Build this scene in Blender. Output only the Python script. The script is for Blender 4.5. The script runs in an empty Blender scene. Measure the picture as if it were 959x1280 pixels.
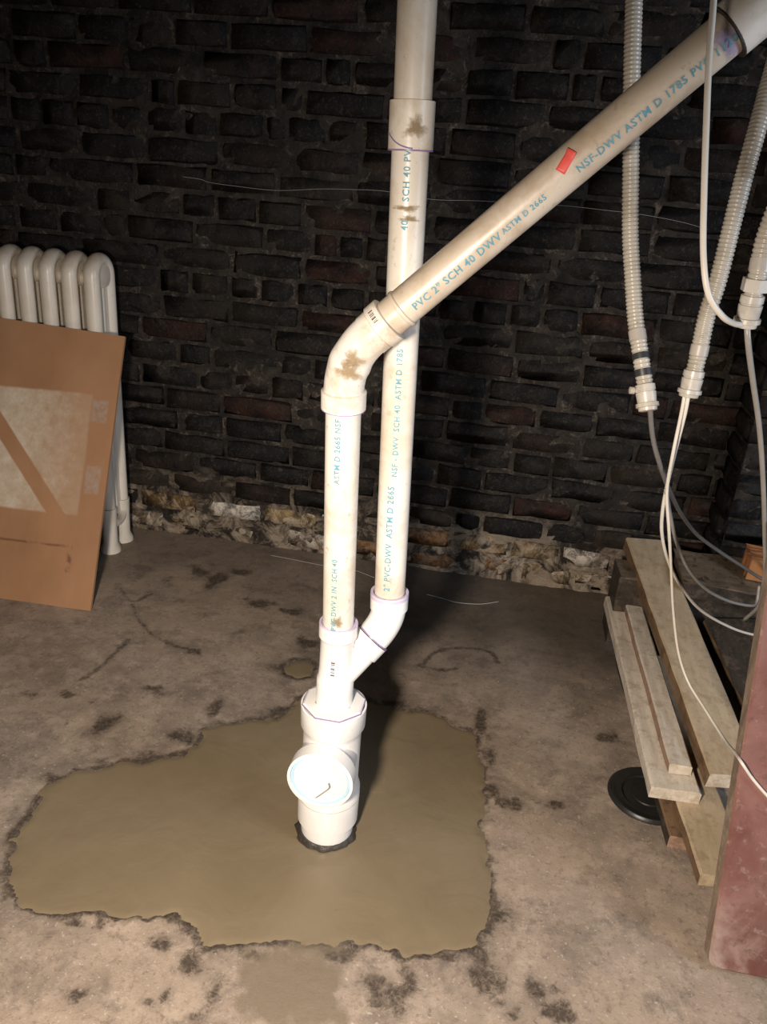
import bpy, bmesh, math, random
import numpy as np
from mathutils import Vector, Matrix, Euler

scene = bpy.context.scene
COL = scene.collection
PI = math.pi
random.seed(7)
RNG = np.random.RandomState(5)

# ------------------------------------------------------------------ camera
PITCH, YAW, ROLL, FOCAL_PX, EYE = math.radians(23.5), math.radians(8.0), math.radians(4.5), 1000.0, 1.36
fw = Vector((-math.sin(YAW) * math.cos(PITCH), math.cos(YAW) * math.cos(PITCH), -math.sin(PITCH)))
rt = Vector((math.cos(YAW), math.sin(YAW), 0))
up = rt.cross(fw)
rt = math.cos(ROLL) * rt + math.sin(ROLL) * up
up = rt.cross(fw)
cam_data = bpy.data.cameras.new('camera')
cam_data.sensor_fit = 'VERTICAL'
cam_data.sensor_height = 36.0
cam_data.lens = 36.0 * FOCAL_PX / 1280.0
cam_data.clip_start = 0.02
cam = bpy.data.objects.new('camera', cam_data)
COL.objects.link(cam)
M3 = Matrix((rt, up, -fw)).transposed()
cam.matrix_world = Matrix.Translation((0, 0, EYE)) @ M3.to_4x4()
scene.camera = cam

# ------------------------------------------------------------------ world, lights, exposure
world = bpy.data.worlds.new('world')
scene.world = world
world.use_nodes = True
bgn = world.node_tree.nodes['Background']
bgn.inputs[0].default_value = (0.85, 0.82, 0.80, 1)
bgn.inputs[1].default_value = 0.07

def lamp_light(name, kind, loc, target, energy, color, **kw):
    d = bpy.data.lights.new(name, kind)
    d.energy = energy
    d.color = color
    for k, v in kw.items():
        setattr(d, k, v)
    o = bpy.data.objects.new(name, d)
    COL.objects.link(o)
    o.location = loc
    o.rotation_euler = (Vector(target) - Vector(loc)).to_track_quat('-Z', 'Y').to_euler()
    return o
# warm hand-held work lamp just left of the photographer, aimed at the foot of the stack
lamp_light('work_lamp_light', 'SPOT', (-0.27, -0.05, 1.20), (-0.20, 1.22, 0.12), 180.0, (1.0, 0.88, 0.76),
           spot_size=math.radians(126), spot_blend=1.0, shadow_soft_size=0.06)
# daylight entering through the basement window in the right-hand wall
lamp_light('window_daylight', 'AREA', (2.32, 0.45, 1.45), (0.0, 1.2, 0.9), 34.0, (0.70, 0.82, 1.0),
           shape='RECTANGLE', size=0.9, size_y=0.7)

scene.view_settings.view_transform = 'Standard'
scene.view_settings.look = 'None'
scene.view_settings.gamma = 1.0
scene.view_settings.use_curve_mapping = False
scene.view_settings.exposure = 0.0

# ------------------------------------------------------------------ helpers
def link(o, parent=None):
    COL.objects.link(o)
    if parent is not None:
        o.parent = parent
    return o

def tag(o, label=None, cat=None, group=None, kind=None):
    if label: o['label'] = label
    if cat: o['category'] = cat
    if group: o['group'] = group
    if kind: o['kind'] = kind
    return o

def empty(name, loc, label, cat, group=None):
    o = bpy.data.objects.new(name, None)
    o.empty_display_size = 0.05
    o.location = loc
    COL.objects.link(o)
    return tag(o, label, cat, group)

def mesh_obj(name, verts, faces, mat, parent=None, smooth=False, local=True):
    """verts are world coordinates; when parented to an unrotated empty they are shifted to its space"""
    me = bpy.data.meshes.new(name)
    me.from_pydata([tuple(v) for v in verts], [], faces)
    me.validate()
    me.update()
    if mat: me.materials.append(mat)
    if smooth:
        for p in me.polygons: p.use_smooth = True
    o = bpy.data.objects.new(name, me)
    if parent is not None:
        off = Vector((0, 0, 0)); q = parent
        while q is not None:
            off += q.location; q = q.parent
        me.transform(Matrix.Translation(-off))
    link(o, parent)
    return o

def rebase(o):
    """put a top-level mesh object's origin at its own base centre"""
    vs = [v.co for v in o.data.vertices]
    lo = Vector((min(v.x for v in vs), min(v.y for v in vs), min(v.z for v in vs)))
    hi = Vector((max(v.x for v in vs), max(v.y for v in vs), max(v.z for v in vs)))
    c = Vector(((lo.x + hi.x) / 2, (lo.y + hi.y) / 2, lo.z))
    o.data.transform(Matrix.Translation(-c))
    o.location = c
    return o

def smooth_path(pts, n=8):
    """Catmull-Rom through the points"""
    P = [Vector(p) for p in pts]
    P = [2 * P[0] - P[1]] + P + [2 * P[-1] - P[-2]]
    out = []
    for i in range(1, len(P) - 2):
        p0, p1, p2, p3 = P[i - 1], P[i], P[i + 1], P[i + 2]
        for k in range(n):
            t = k / n
            out.append(0.5 * ((2 * p1) + (-p0 + p2) * t + (2 * p0 - 5 * p1 + 4 * p2 - p3) * t * t + (-p0 + 3 * p1 - 3 * p2 + p3) * t ** 3))
    out.append(P[-2].copy())
    return out

def resample(pts, step):
    P = [Vector(p) for p in pts]
    out = [P[0].copy()]; acc = 0.0
    for a, b in zip(P[:-1], P[1:]):
        L = (b - a).length
        if L == 0: continue
        t = step - acc
        while t <= L:
            out.append(a + (b - a) * (t / L)); t += step
        acc = (acc + L) % step
    return out

def sweep(pts, radii, segs=24, cap=True, sx=1.0, closed=False):
    """tube along a path with a radius per point -> verts, faces"""
    P = [Vector(p) for p in pts]
    n = len(P)
    if not hasattr(radii, '__len__'): radii = [radii] * n
    verts, faces = [], []
    tprev = None; nrm = None
    for i in range(n):
        a = P[max(i - 1, 0)]; b = P[min(i + 1, n - 1)]
        if closed: a = P[(i - 1) % n]; b = P[(i + 1) % n]
        t = (b - a)
        if t.length < 1e-9: t = tprev.copy() if tprev else Vector((0, 0, 1))
        t.normalize()
        if nrm is None:
            ref = Vector((0, -1, 0)) if abs(t.y) < 0.9 else Vector((1, 0, 0))
            nrm = (ref - t * ref.dot(t)).normalized()
        else:
            ax = tprev.cross(t)
            if ax.length > 1e-7:
                nrm = Matrix.Rotation(tprev.angle(t), 3, ax.normalized()) @ nrm
            nrm = (nrm - t * nrm.dot(t)).normalized()
        bn = t.cross(nrm)
        for k in range(segs):
            an = 2 * PI * k / segs
            verts.append(P[i] + radii[i] * (math.cos(an) * nrm + sx * math.sin(an) * bn))
        tprev = t
    rng = n if closed else n - 1
    for i in range(rng):
        j = (i + 1) % n
        for k in range(segs):
            k2 = (k + 1) % segs
            faces.append((i * segs + k, i * segs + k2, j * segs + k2, j * segs + k))
    if cap and not closed:
        faces.append(tuple(range(segs - 1, -1, -1)))
        faces.append(tuple((n - 1) * segs + k for k in range(segs)))
    return verts, faces

def prof(a, b, stations, segs=32, cap=True):
    """lathe along the straight axis a->b; stations = (distance along, radius)"""
    a = Vector(a); d = (Vector(b) - a).normalized()
    verts, faces = [], []
    ref = Vector((0, -1, 0)) if abs(d.y) < 0.9 else Vector((1, 0, 0))
    nrm = (ref - d * ref.dot(d)).normalized(); bn = d.cross(nrm)
    for (s, r) in stations:
        for k in range(segs):
            an = 2 * PI * k / segs
            verts.append(a + d * s + r * (math.cos(an) * nrm + math.sin(an) * bn))
    n = len(stations)
    for i in range(n - 1):
        for k in range(segs):
            k2 = (k + 1) % segs
            faces.append((i * segs + k, i * segs + k2, (i + 1) * segs + k2, (i + 1) * segs + k))
    if cap:
        faces.append(tuple(range(segs - 1, -1, -1)))
        faces.append(tuple((n - 1) * segs + k for k in range(segs)))
    return verts, faces

def merge(*vf):
    V, F = [], []
    for v, f in vf:
        o = len(V); V += list(v); F += [tuple(i + o for i in q) for q in f]
    return V, F

def autosmooth(o, deg=35):
    me = o.data
    bm = bmesh.new(); bm.from_mesh(me)
    for f in bm.faces: f.smooth = True
    for e in bm.edges:
        e.smooth = not (len(e.link_faces) == 2 and e.calc_face_angle(0) > math.radians(deg))
    bm.to_mesh(me); bm.free()
    return o

# value noise (numpy) for sculpted surfaces
_T = RNG.rand(64, 64)
def vnoise(x, y):
    x = np.asarray(x, float); y = np.asarray(y, float)
    xi = np.floor(x).astype(int); yi = np.floor(y).astype(int)
    fx = x - xi; fy = y - yi
    fx = fx * fx * (3 - 2 * fx); fy = fy * fy * (3 - 2 * fy)
    g = lambda i, j: _T[i % 64, j % 64]
    return (g(xi, yi) * (1 - fx) + g(xi + 1, yi) * fx) * (1 - fy) + (g(xi, yi + 1) * (1 - fx) + g(xi + 1, yi + 1) * fx) * fy
def fbm(x, y, o=4):
    s = 0; a = 0.5; t = 0
    for k in range(o):
        s = s + a * vnoise(x * 2 ** k + 13.7 * k, y * 2 ** k + 5.1 * k); t += a; a *= 0.5
    return s / t

# ------------------------------------------------------------------ materials
class MatB:
    def __init__(s, name):
        s.m = bpy.data.materials.new(name); s.m.use_nodes = True
        s.nt = s.m.node_tree; s.N = s.nt.nodes; s.L = s.nt.links
        s.b = s.N['Principled BSDF']
        s.geo = None
    def n(s, t, **kw):
        x = s.N.new(t)
        for k, v in kw.items(): setattr(x, k, v)
        return x
    def pos(s):
        if s.geo is None: s.geo = s.n('ShaderNodeNewGeometry').outputs['Position']
        return s.geo
    def objco(s):
        return s.n('ShaderNodeTexCoord').outputs['Object']
    def noise(s, scale, detail=5, rough=0.6, vec=None, dist=0.0, stretch=None):
        v = vec if vec is not None else s.pos()
        if stretch:
            mp = s.n('ShaderNodeMapping'); mp.inputs['Scale'].default_value = stretch
            s.L.new(v, mp.inputs['Vector']); v = mp.outputs[0]
        x = s.n('ShaderNodeTexNoise'); x.inputs['Scale'].default_value = scale
        x.inputs['Detail'].default_value = detail; x.inputs['Roughness'].default_value = rough
        x.inputs['Distortion'].default_value = dist
        s.L.new(v, x.inputs['Vector'])
        return x.outputs[0]
    def ramp(s, fac, stops):
        r = s.n('ShaderNodeValToRGB'); cr = r.color_ramp
        while len(cr.elements) < len(stops): cr.elements.new(0.5)
        for e, (p, c) in zip(cr.elements, stops):
            e.position = p
            e.color = (c, c, c, 1) if not hasattr(c, '__len__') else (*c, 1)
        s.L.new(fac, r.inputs[0])
        return r.outputs[0]
    def mix(s, fac, a, b, mode='MIX'):
        x = s.n('ShaderNodeMix'); x.data_type = 'RGBA'; x.blend_type = mode
        for i, v in ((0, fac), (6, a), (7, b)):
            if hasattr(v, 'is_linked'): s.L.new(v, x.inputs[i])
            elif hasattr(v, '__len__'): x.inputs[i].default_value = (*v, 1)
            else: x.inputs[i].default_value = v
        return x.outputs[2]
    def math(s, op, a, b=0.0, clamp=False):
        x = s.n('ShaderNodeMath', operation=op); x.use_clamp = clamp
        for i, v in ((0, a), (1, b)):
            if hasattr(v, 'is_linked'): s.L.new(v, x.inputs[i])
            else: x.inputs[i].default_value = v
        return x.outputs[0]
    def maprange(s, v, a, b, c=0.0, d=1.0):
        x = s.n('ShaderNodeMapRange'); s.L.new(v, x.inputs[0])
        for i, q in enumerate((a, b, c, d)): x.inputs[1 + i].default_value = q
        return x.outputs[0]
    def sep(s, v):
        x = s.n('ShaderNodeSeparateXYZ'); s.L.new(v, x.inputs[0]); return x.outputs
    def attr(s, name):
        x = s.n('ShaderNodeAttribute'); x.attribute_name = name; return x.outputs
    def bump(s, h, strength=0.3, dist=0.01):
        x = s.n('ShaderNodeBump'); x.inputs['Strength'].default_value = strength; x.inputs['Distance'].default_value = dist
        s.L.new(h, x.inputs['Height']); s.L.new(x.outputs[0], s.b.inputs['Normal'])
    def set(s, inp, v):
        if hasattr(v, 'is_linked'): s.L.new(v, s.b.inputs[inp])
        elif hasattr(v, '__len__'): s.b.inputs[inp].default_value = (*v, 1)
        else: s.b.inputs[inp].default_value = v
    def done(s, color, rough=0.6, metallic=0.0, spec=0.5):
        s.set('Base Color', color); s.set('Roughness', rough); s.set('Metallic', metallic)
        s.set('Specular IOR Level', spec)
        return s.m

def mat_simple(name, col, rough=0.5, metallic=0.0, var=0.25, scale=30, bump=0.0, spec=0.5):
    b = MatB(name)
    f = b.noise(scale, 5)
    c = b.mix(f, tuple(v * (1 - var) for v in col), tuple(min(1, v * (1 + var)) for v in col))
    if bump: b.bump(b.noise(scale * 2.5, 4), bump, 0.004)
    return b.done(c, rough, metallic, spec)

def make_brick_mat():
    b = MatB('sooty_brick')
    oi = b.n('ShaderNodeObjectInfo')
    col = oi.outputs['Color']
    n1 = b.noise(16, 6, 0.65); n2 = b.noise(60, 5, 0.7); n3 = b.noise(5, 4, 0.6)
    c = b.mix(b.ramp(n2, [(0.30, 0.35), (0.70, 1.0)]), b.mix(0.55, col, (0.006, 0.006, 0.006)), col)
    # soot blotches
    c = b.mix(b.ramp(n1, [(0.40, 0.0), (0.62, 0.75)]), c, (0.0085, 0.008, 0.008))
    # mortar smears and chips
    c = b.mix(b.ramp(b.noise(20, 8, 0.78, dist=0.6), [(0.52, 0.0), (0.66, 0.85)]), c, (0.040, 0.032, 0.025))
    c = b.mix(b.ramp(b.noise(48, 6, 0.75), [(0.58, 0.0), (0.68, 0.65)]), c, (0.085, 0.068, 0.050))
    c = b.mix(b.ramp(b.noise(3.3, 6, 0.75, dist=.5), [(0.48, 0.0), (0.66, 0.8)]), c, (0.026, 0.020, 0.015))
    c = b.mix(b.ramp(b.noise(9, 7, 0.78, dist=.8), [(0.53, 0.0), (0.62, 0.75)]), c, (0.005, 0.005, 0.005))
    c = b.mix(b.ramp(b.noise(150, 4, 0.7), [(0.57, 0.0), (0.66, 0.5)]), c, (0.075, 0.06, 0.047))
    # salt bloom, as pale as the object colour says, only where the brick itself is pale
    lum = b.n('ShaderNodeRGBToBW'); b.L.new(col, lum.inputs[0])
    pale = b.maprange(lum.outputs[0], 0.10, 0.35)
    c = b.mix(b.math('MULTIPLY', pale, b.ramp(b.noise(17, 8, 0.78, dist=.9), [(0.44, 1.0), (0.52, 0.0)])), c, b.mix(n2, col, (0.62, 0.55, 0.46)))
    c = b.mix(b.math('MULTIPLY', pale, b.ramp(b.noise(10, 7, 0.75, dist=.9), [(0.52, 0.0), (0.62, 0.8)])), c, (0.11, 0.068, 0.032))
    b.bump(b.math('ADD', b.math('MULTIPLY', n2, 0.5), n1), 0.6, 0.008)
    return b.done(c, b.maprange(n3, 0.3, 0.7, 0.65, 0.95), spec=0.16)

def make_mortar_mat():
    b = MatB('old_mortar')
    z = b.sep(b.pos())[2]
    n1 = b.noise(24, 6, 0.7); n2 = b.noise(4, 4); n3 = b.noise(80, 4, 0.7)
    c = b.mix(b.ramp(n1, [(0.3, 0.0), (0.7, 1.0)]), (0.012, 0.010, 0.0085), (0.058, 0.047, 0.037))
    c = b.mix(b.ramp(b.noise(34, 8, .8, dist=.8), [(0.54, 0.0), (0.64, 0.9)]), c, (0.15, 0.12, 0.092))
    c = b.mix(b.ramp(b.noise(7, 6, .75, dist=.6), [(0.52, 0.0), (0.62, 0.75)]), c, (0.008, 0.0075, 0.007))
    c = b.mix(b.ramp(n2, [(0.46, 0.0), (0.68, 0.6)]), c, (0.009, 0.008, 0.0075))
    low = b.math('MULTIPLY', b.maprange(z, 0.30, 0.10), b.ramp(b.noise(10, 7, 0.75, dist=.8), [(0.44, 0.0), (0.58, 1.0)]))
    c = b.mix(low, c, b.mix(n1, (0.16, 0.095, 0.042), (0.48, 0.42, 0.34)))
    b.bump(b.math('ADD', n1, b.math('MULTIPLY', n3, 0.5)), 0.7, 0.012)
    return b.done(c, 0.9, spec=0.25)

def make_floor_mat():
    b = MatB('stained_concrete')
    st = b.attr('stain_shade')[0]
    sp = b.sep(st)
    n0 = b.noise(1.1, 4, 0.55); n1 = b.noise(3.2, 8, 0.70, dist=0.2); n2 = b.noise(13, 9, 0.76, dist=0.15); n3 = b.noise(80, 5, 0.72); n4 = b.noise(260, 3, 0.6)
    c = b.mix(b.ramp(n1, [(0.36, 0.0), (0.62, 1.0)]), (0.190, 0.155, 0.124), (0.385, 0.305, 0.234))
    c = b.mix(b.ramp(n0, [(0.40, 0.0), (0.62, 0.55)]), c, (0.42, 0.31, 0.223))
    c = b.mix(b.ramp(n2, [(0.48, 0.0), (0.66, 0.75)]), c, (0.47, 0.37, 0.288))
    c = b.mix(b.ramp(b.noise(7.5, 9, 0.78, dist=0.3), [(0.51, 0.0), (0.63, 0.65)]), c, (0.150, 0.120, 0.098))
    c = b.mix(b.ramp(b.noise(24, 8, 0.8, dist=0.3), [(0.55, 0.0), (0.65, 0.55)]), c, (0.135, 0.105, 0.082))
    c = b.mix(b.ramp(n3, [(0.55, 0.0), (0.68, 0.5)]), c, (0.11, 0.085, 0.066))
    c = b.mix(b.ramp(b.noise(120, 3, 0.5), [(0.64, 0.0), (0.70, 0.6)]), c, (0.55, 0.47, 0.39))
    # dark stains in their own shapes; back-floor dampness carries painted lamp falloff and shadow
    brk = b.ramp(b.noise(28, 7, 0.75, dist=0.6), [(0.30, 0.0), (0.70, 1.0)])
    spk = b.noise(46, 9, 0.80, dist=1.6); spk2 = b.noise(130, 5, 0.7, dist=0.8)
    wet = b.math('ADD', b.math('MULTIPLY', sp[0], 0.40), b.math('ADD', b.math('MULTIPLY', spk, 0.85), b.math('MULTIPLY', b.math('SUBTRACT', spk2, 0.5), 0.35)))
    wet = b.math('MULTIPLY', b.ramp(wet, [(0.64, 0.0), (0.86, 1.0)]), b.maprange(sp[0], 0.02, 0.5))
    c = b.mix(b.math('MULTIPLY', sp[0], 0.32), c, (0.13, 0.10, 0.078))
    c = b.mix(b.math('MULTIPLY', wet, 0.85), c, (0.046, 0.035, 0.026))
    damp_shade = b.math('MULTIPLY', sp[2], b.maprange(n2, 0.2, 0.8, 0.55, 1.0))
    c = b.mix(damp_shade, c, (0.042, 0.034, 0.027))
    # thin film of spilt cement
    film = b.math('ADD', b.math('MULTIPLY', sp[1], 0.55), b.math('MULTIPLY', b.noise(11, 7, 0.72, dist=0.8), 0.75))
    film = b.math('MULTIPLY', b.ramp(film, [(0.62, 0.0), (0.80, 0.9)]), b.maprange(sp[1], 0.02, 0.4))
    c = b.mix(film, c, b.mix(n3, (0.17, 0.132, 0.09), (0.23, 0.18, 0.122)))
    b.bump(b.math('ADD', b.math('MULTIPLY', n3, 0.7), b.math('ADD', n2, b.math('MULTIPLY', n4, 0.4))), 0.28, 0.006)
    r = b.math('SUBTRACT', b.maprange(n1, 0.3, 0.7, 0.72, 0.52), b.math('MULTIPLY', wet, 0.22))
    return b.done(c, r, spec=0.4)

def make_cement_mat():
    b = MatB('wet_cement')
    n1 = b.noise(3.5, 5, 0.6, dist=0.5); n2 = b.noise(30, 5, 0.65); n3 = b.noise(7, 4, 0.5, dist=1.2)
    c = b.mix(b.ramp(n1, [(0.3, 0.0), (0.7, 1.0)]), (0.198, 0.152, 0.092), (0.245, 0.190, 0.118))
    c = b.mix(b.ramp(n2, [(0.62, 0.0), (0.8, 0.35)]), c, (0.12, 0.095, 0.055))
    b.bump(b.math('ADD', b.math('MULTIPLY', n3, 1.2), b.math('MULTIPLY', n2, 0.25)), 0.26, 0.010)
    return b.done(c, b.maprange(n1, 0.3, 0.7, 0.25, 0.40), spec=0.5)

def make_pvc_mat(name, base, dirt, amount, dscale=9, gloss=0.33, dust=0.0):
    b = MatB(name)
    n1 = b.noise(dscale, 6, 0.65, dist=0.4); n2 = b.noise(dscale * 5, 5, 0.7); n3 = b.noise(3.0, 3, 0.5)
    c = b.mix(b.ramp(n1, [(0.47, 0.0), (0.66, amount)]), base, dirt)
    c = b.mix(b.ramp(n2, [(0.61, 0.0), (0.70, amount * 0.8)]), c, tuple(v * 0.62 for v in dirt))
    c = b.mix(b.ramp(n3, [(0.4, 0.0), (0.7, amount * 0.5)]), c, tuple(x * y for x, y in zip(base, (0.96, 0.88, 0.74))))
    if dust:      # grime that has settled on upward faces over the years
        nz = b.sep(b.n('ShaderNodeNewGeometry').outputs['Normal'])[2]
        k = b.math('MULTIPLY', b.maprange(nz, 0.05, 0.85), b.maprange(n1, 0.25, 0.65, 0.45, 1.0))
        c = b.mix(b.math('MULTIPLY', k, dust), c, (0.30, 0.22, 0.145))
    return b.done(c, gloss, spec=0.5)

M = {}
M['brick'] = make_brick_mat()
M['mortar'] = make_mortar_mat()
M['floor'] = make_floor_mat()
M['cement'] = make_cement_mat()
M['pvc_pipe'] = make_pvc_mat('aged_pvc_pipe', (0.78, 0.73, 0.65), (0.54, 0.41, 0.27), 0.7)
M['pvc_old'] = make_pvc_mat('grimy_pvc_pipe', (0.66, 0.57, 0.46), (0.40, 0.28, 0.175), 0.7, 9, dust=0.7)
M['pvc_fit'] = make_pvc_mat('white_pvc_fitting', (0.88, 0.865, 0.84), (0.66, 0.56, 0.43), 0.25, 8, 0.28)
M['pvc_fit_dirty'] = make_pvc_mat('mud_smeared_pvc_fitting', (0.80, 0.74, 0.66), (0.40, 0.29, 0.17), 0.7, 14, 0.35)
M['primer'] = mat_simple('purple_primer', (0.30, 0.20, 0.38), 0.35, var=0.4, scale=60)
M['primer_pale'] = mat_simple('pale_purple_primer', (0.62, 0.53, 0.68), 0.35, var=0.25, scale=40)
M['blue_ink'] = mat_simple('blue_print', (0.13, 0.33, 0.41), 0.5, var=0.45, scale=90)
M['blue_ring'] = mat_simple('pale_blue_cement', (0.45, 0.66, 0.80), 0.35, var=0.15)
M['black_ink'] = mat_simple('black_print', (0.05, 0.05, 0.06), 0.5)
M['mud'] = mat_simple('dried_mud', (0.33, 0.24, 0.13), 0.8, var=0.4, scale=50, bump=0.4)
def make_smear_mat(name, col):
    b = MatB(name)
    e = b.attr('edge')[2]
    n = b.noise(170, 8, 0.8); n2 = b.noise(300, 4, 0.7)
    k = b.math('ADD', b.math('MULTIPLY', e, 1.3), b.math('MULTIPLY', b.math('SUBTRACT', n, 0.5), 1.6))
    b.set('Alpha', b.ramp(k, [(0.15, 0.0), (1.0, 0.75)]))
    return b.done(b.mix(n2, tuple(v * .6 for v in col), tuple(v * 1.3 for v in col)), 0.75, spec=0.3)
M['mud_smear'] = make_smear_mat('mud_smear', (0.32, 0.225, 0.115))
M['primer_smear'] = make_smear_mat('primer_smear', (0.46, 0.38, 0.58))
M['red'] = mat_simple('red_sticker', (0.80, 0.10, 0.08), 0.45, var=0.2, scale=40)
M['dark'] = mat_simple('dark_grime', (0.02, 0.018, 0.015), 0.7)
M['gasket'] = mat_simple('dark_wet_rim', (0.045, 0.036, 0.028), 0.45, var=0.5, scale=60, bump=0.5)
M['radiator'] = make_pvc_mat('cream_radiator_paint', (0.78, 0.72, 0.62), (0.52, 0.42, 0.30), 0.3, 10, 0.32, dust=0.75)
M['plaster'] = mat_simple('dim_plaster', (0.20, 0.18, 0.16), 0.9, var=0.3, scale=6)
M['joist'] = mat_simple('old_ceiling_boards', (0.10, 0.075, 0.05), 0.85, var=0.4, scale=8)
M['black_rubber'] = mat_simple('black_plastic', (0.018, 0.017, 0.016), 0.38, var=0.4, scale=40, bump=0.1)
M['conduit'] = make_pvc_mat('dusty_clear_hose', (0.46, 0.42, 0.355), (0.25, 0.205, 0.15), 0.7, 14, 0.25)
M['connector'] = make_pvc_mat('grey_plastic_connector', (0.52, 0.485, 0.43), (0.32, 0.27, 0.21), 0.6, 20, 0.32)
M['tape_dark'] = mat_simple('black_tape', (0.03, 0.03, 0.032), 0.4)
M['tape_grey'] = mat_simple('grey_tape', (0.42, 0.38, 0.33), 0.4)
M['cable_white'] = mat_simple('white_cable', (0.70, 0.64, 0.55), 0.4, var=0.15)
M['cable_grey'] = mat_simple('grey_cable', (0.30, 0.28, 0.25), 0.35, var=0.2)
M['cable_dark'] = mat_simple('dark_grey_cable', (0.16, 0.15, 0.14), 0.35, var=0.2)
M['string'] = mat_simple('pale_string', (0.36, 0.34, 0.31), 0.8)

# ------------------------------------------------------------------ the setting
WALL_Y = 2.63
PATCH = [(-0.831, 1.374), (-0.761, 1.415), (-0.675, 1.452), (-0.636, 1.507), (-0.645, 1.568), (-0.562, 1.624), (-0.475, 1.657), (-0.456, 1.704), (-0.443, 1.754), (-0.391, 1.799), (-0.303, 1.815), (-0.223, 1.796), (-0.13, 1.789), (-0.075, 1.786), (-0.018, 1.763), (0.032, 1.728), (0.064, 1.679), (0.08, 1.607), (0.082, 1.544), (0.082, 1.511), (0.083, 1.399), (0.101, 1.281), (0.112, 1.208), (0.13, 1.185), (0.098, 1.133), (0.092, 1.101), (0.02, 1.071), (-0.043, 1.051), (-0.102, 1.056), (-0.144, 1.057), (-0.203, 1.042), (-0.276, 1.023), (-0.349, 1.008), (-0.406, 1.002), (-0.44, 1.018), (-0.485, 1.029), (-0.568, 1.017), (-0.663, 0.995), (-0.736, 0.979), (-0.787, 0.986), (-0.833, 1.032), (-0.863, 1.086), (-0.895, 1.167), (-0.895, 1.226), (-0.901, 1.302), (-0.875, 1.343)]
STAINS = [(-0.89, 1.526, 0.031, 0.038), (-0.849, 1.695, 0.045, 0.03), (-0.965, 2.363, 0.053, 0.056), (-0.886, 2.326, 0.034, 0.055), (-1.046, 2.276, 0.028, 0.037), (-0.833, 2.404, 0.037, 0.029), (-0.698, 2.213, 0.055, 0.035), (-0.583, 2.194, 0.04, 0.029), (-0.791, 1.893, 0.027, 0.02), (-0.652, 1.658, 0.028, 0.039), (-0.686, 1.526, 0.069, 0.035), (-1.044, 1.604, 0.022, 0.019), (-1.127, 1.589, 0.024, 0.016), (-0.961, 1.598, 0.012, 0.019), (-0.699, 1.437, 0.055, 0.024), (-0.78, 1.393, 0.047, 0.02), (0.055, 1.796, 0.019, 0.056), (0.084, 1.656, 0.02, 0.063), (0.097, 1.502, 0.019, 0.068), (0.148, 1.506, 0.053, 0.027), (0.242, 1.522, 0.03, 0.016), (0.107, 1.267, 0.015, 0.064), (0.397, 1.819, 0.043, 0.028), (0.101, 1.036, 0.05, 0.052), (-0.076, 0.98, 0.048, 0.037), (-0.154, 1.032, 0.05, 0.016), (0.039, 1.067, 0.045, 0.013), (-0.033, 0.982, 0.02, 0.037), (-0.458, 1.012, 0.02, 0.016), (-0.617, 0.984, 0.012, 0.011), (-0.493, 0.975, 0.023, 0.016), (-0.423, 0.957, 0.023, 0.028), (-0.359, 0.909, 0.019, 0.043), (-0.44, 0.89, 0.011, 0.02), (-0.466, 0.866, 0.011, 0.008), (-0.587, 0.899, 0.007, 0.011), (-0.59, 0.849, 0.026, 0.021), (-0.312, 0.991, 0.029, 0.013), (-0.383, 0.859, 0.018, 0.013), (-0.485, 2.026, 0.033, 0.043), (-0.464, 1.901, 0.031, 0.039), (-0.495, 1.88, 0.067, 0.019), (0.079, 1.143, 0.022, 0.026), (0.132, 1.174, 0.022, 0.019), (-0.484, 1.686, 0.033, 0.026), (-0.67, 0.977, 0.043, 0.008), (-0.823, 1.025, 0.013, 0.052), (-0.894, 1.179, 0.016, 0.046), (-0.899, 1.315, 0.035, 0.019), (0.246, 1.014, 0.043, 0.031), (0.218, 1.039, 0.044, 0.022), (0.161, 0.98, 0.025, 0.021)]
CRACKS = [[(-1.089, 2.094), (-1.035, 2.023), (-0.954, 1.95), (-0.873, 1.91), (-0.801, 1.899)], [(-0.126, 2.018), (-0.098, 2.092), (-0.016, 2.139), (0.064, 2.139), (0.091, 2.088)], [(-0.137, 2.006), (-0.076, 1.998), (-0.03, 2.019)], [(-1.04, 1.68), (-1.021, 1.732), (-1.006, 1.898)], [(-1.172, 2.179), (-1.095, 2.108), (-1.057, 2.174)]]
FILM = [(-0.303, 1.01), (-0.171, 1.04), (-0.132, 0.999), (-0.126, 0.902), (-0.294, 0.85), (-0.34, 0.898), (-0.333, 0.962)]
ISLE = [(-0.529, 1.891), (-0.508, 1.927), (-0.465, 1.948), (-0.434, 1.931), (-0.432, 1.869), (-0.469, 1.847), (-0.512, 1.859)]

def poly_sd(px, py, poly):
    """signed distance (negative inside) from points to a polygon"""
    P = np.array(poly); Q = np.roll(P, -1, 0)
    d2 = np.full(px.shape, 1e9); inside = np.zeros(px.shape, bool)
    for (ax, ay), (bx, by) in zip(P, Q):
        ex, ey = bx - ax, by - ay
        t = np.clip(((px - ax) * ex + (py - ay) * ey) / (ex * ex + ey * ey + 1e-12), 0, 1)
        d2 = np.minimum(d2, (px - ax - t * ex) ** 2 + (py - ay - t * ey) ** 2)
        cond = ((ay > py) != (by > py)) & (px < (bx - ax) * (py - ay) / (by - ay + 1e-12) + ax)
        inside ^= cond
    return np.where(inside, -1, 1) * np.sqrt(d2)
def line_d(px, py, pts):
    d2 = np.full(px.shape, 1e9)
    for (ax, ay), (bx, by) in zip(pts[:-1], pts[1:]):
        ex, ey = bx - ax, by - ay
        t = np.clip(((px - ax) * ex + (py - ay) * ey) / (ex * ex + ey * ey + 1e-12), 0, 1)
        d2 = np.minimum(d2, (px - ax - t * ex) ** 2 + (py - ay - t * ey) ** 2)
    return np.sqrt(d2)
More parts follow.
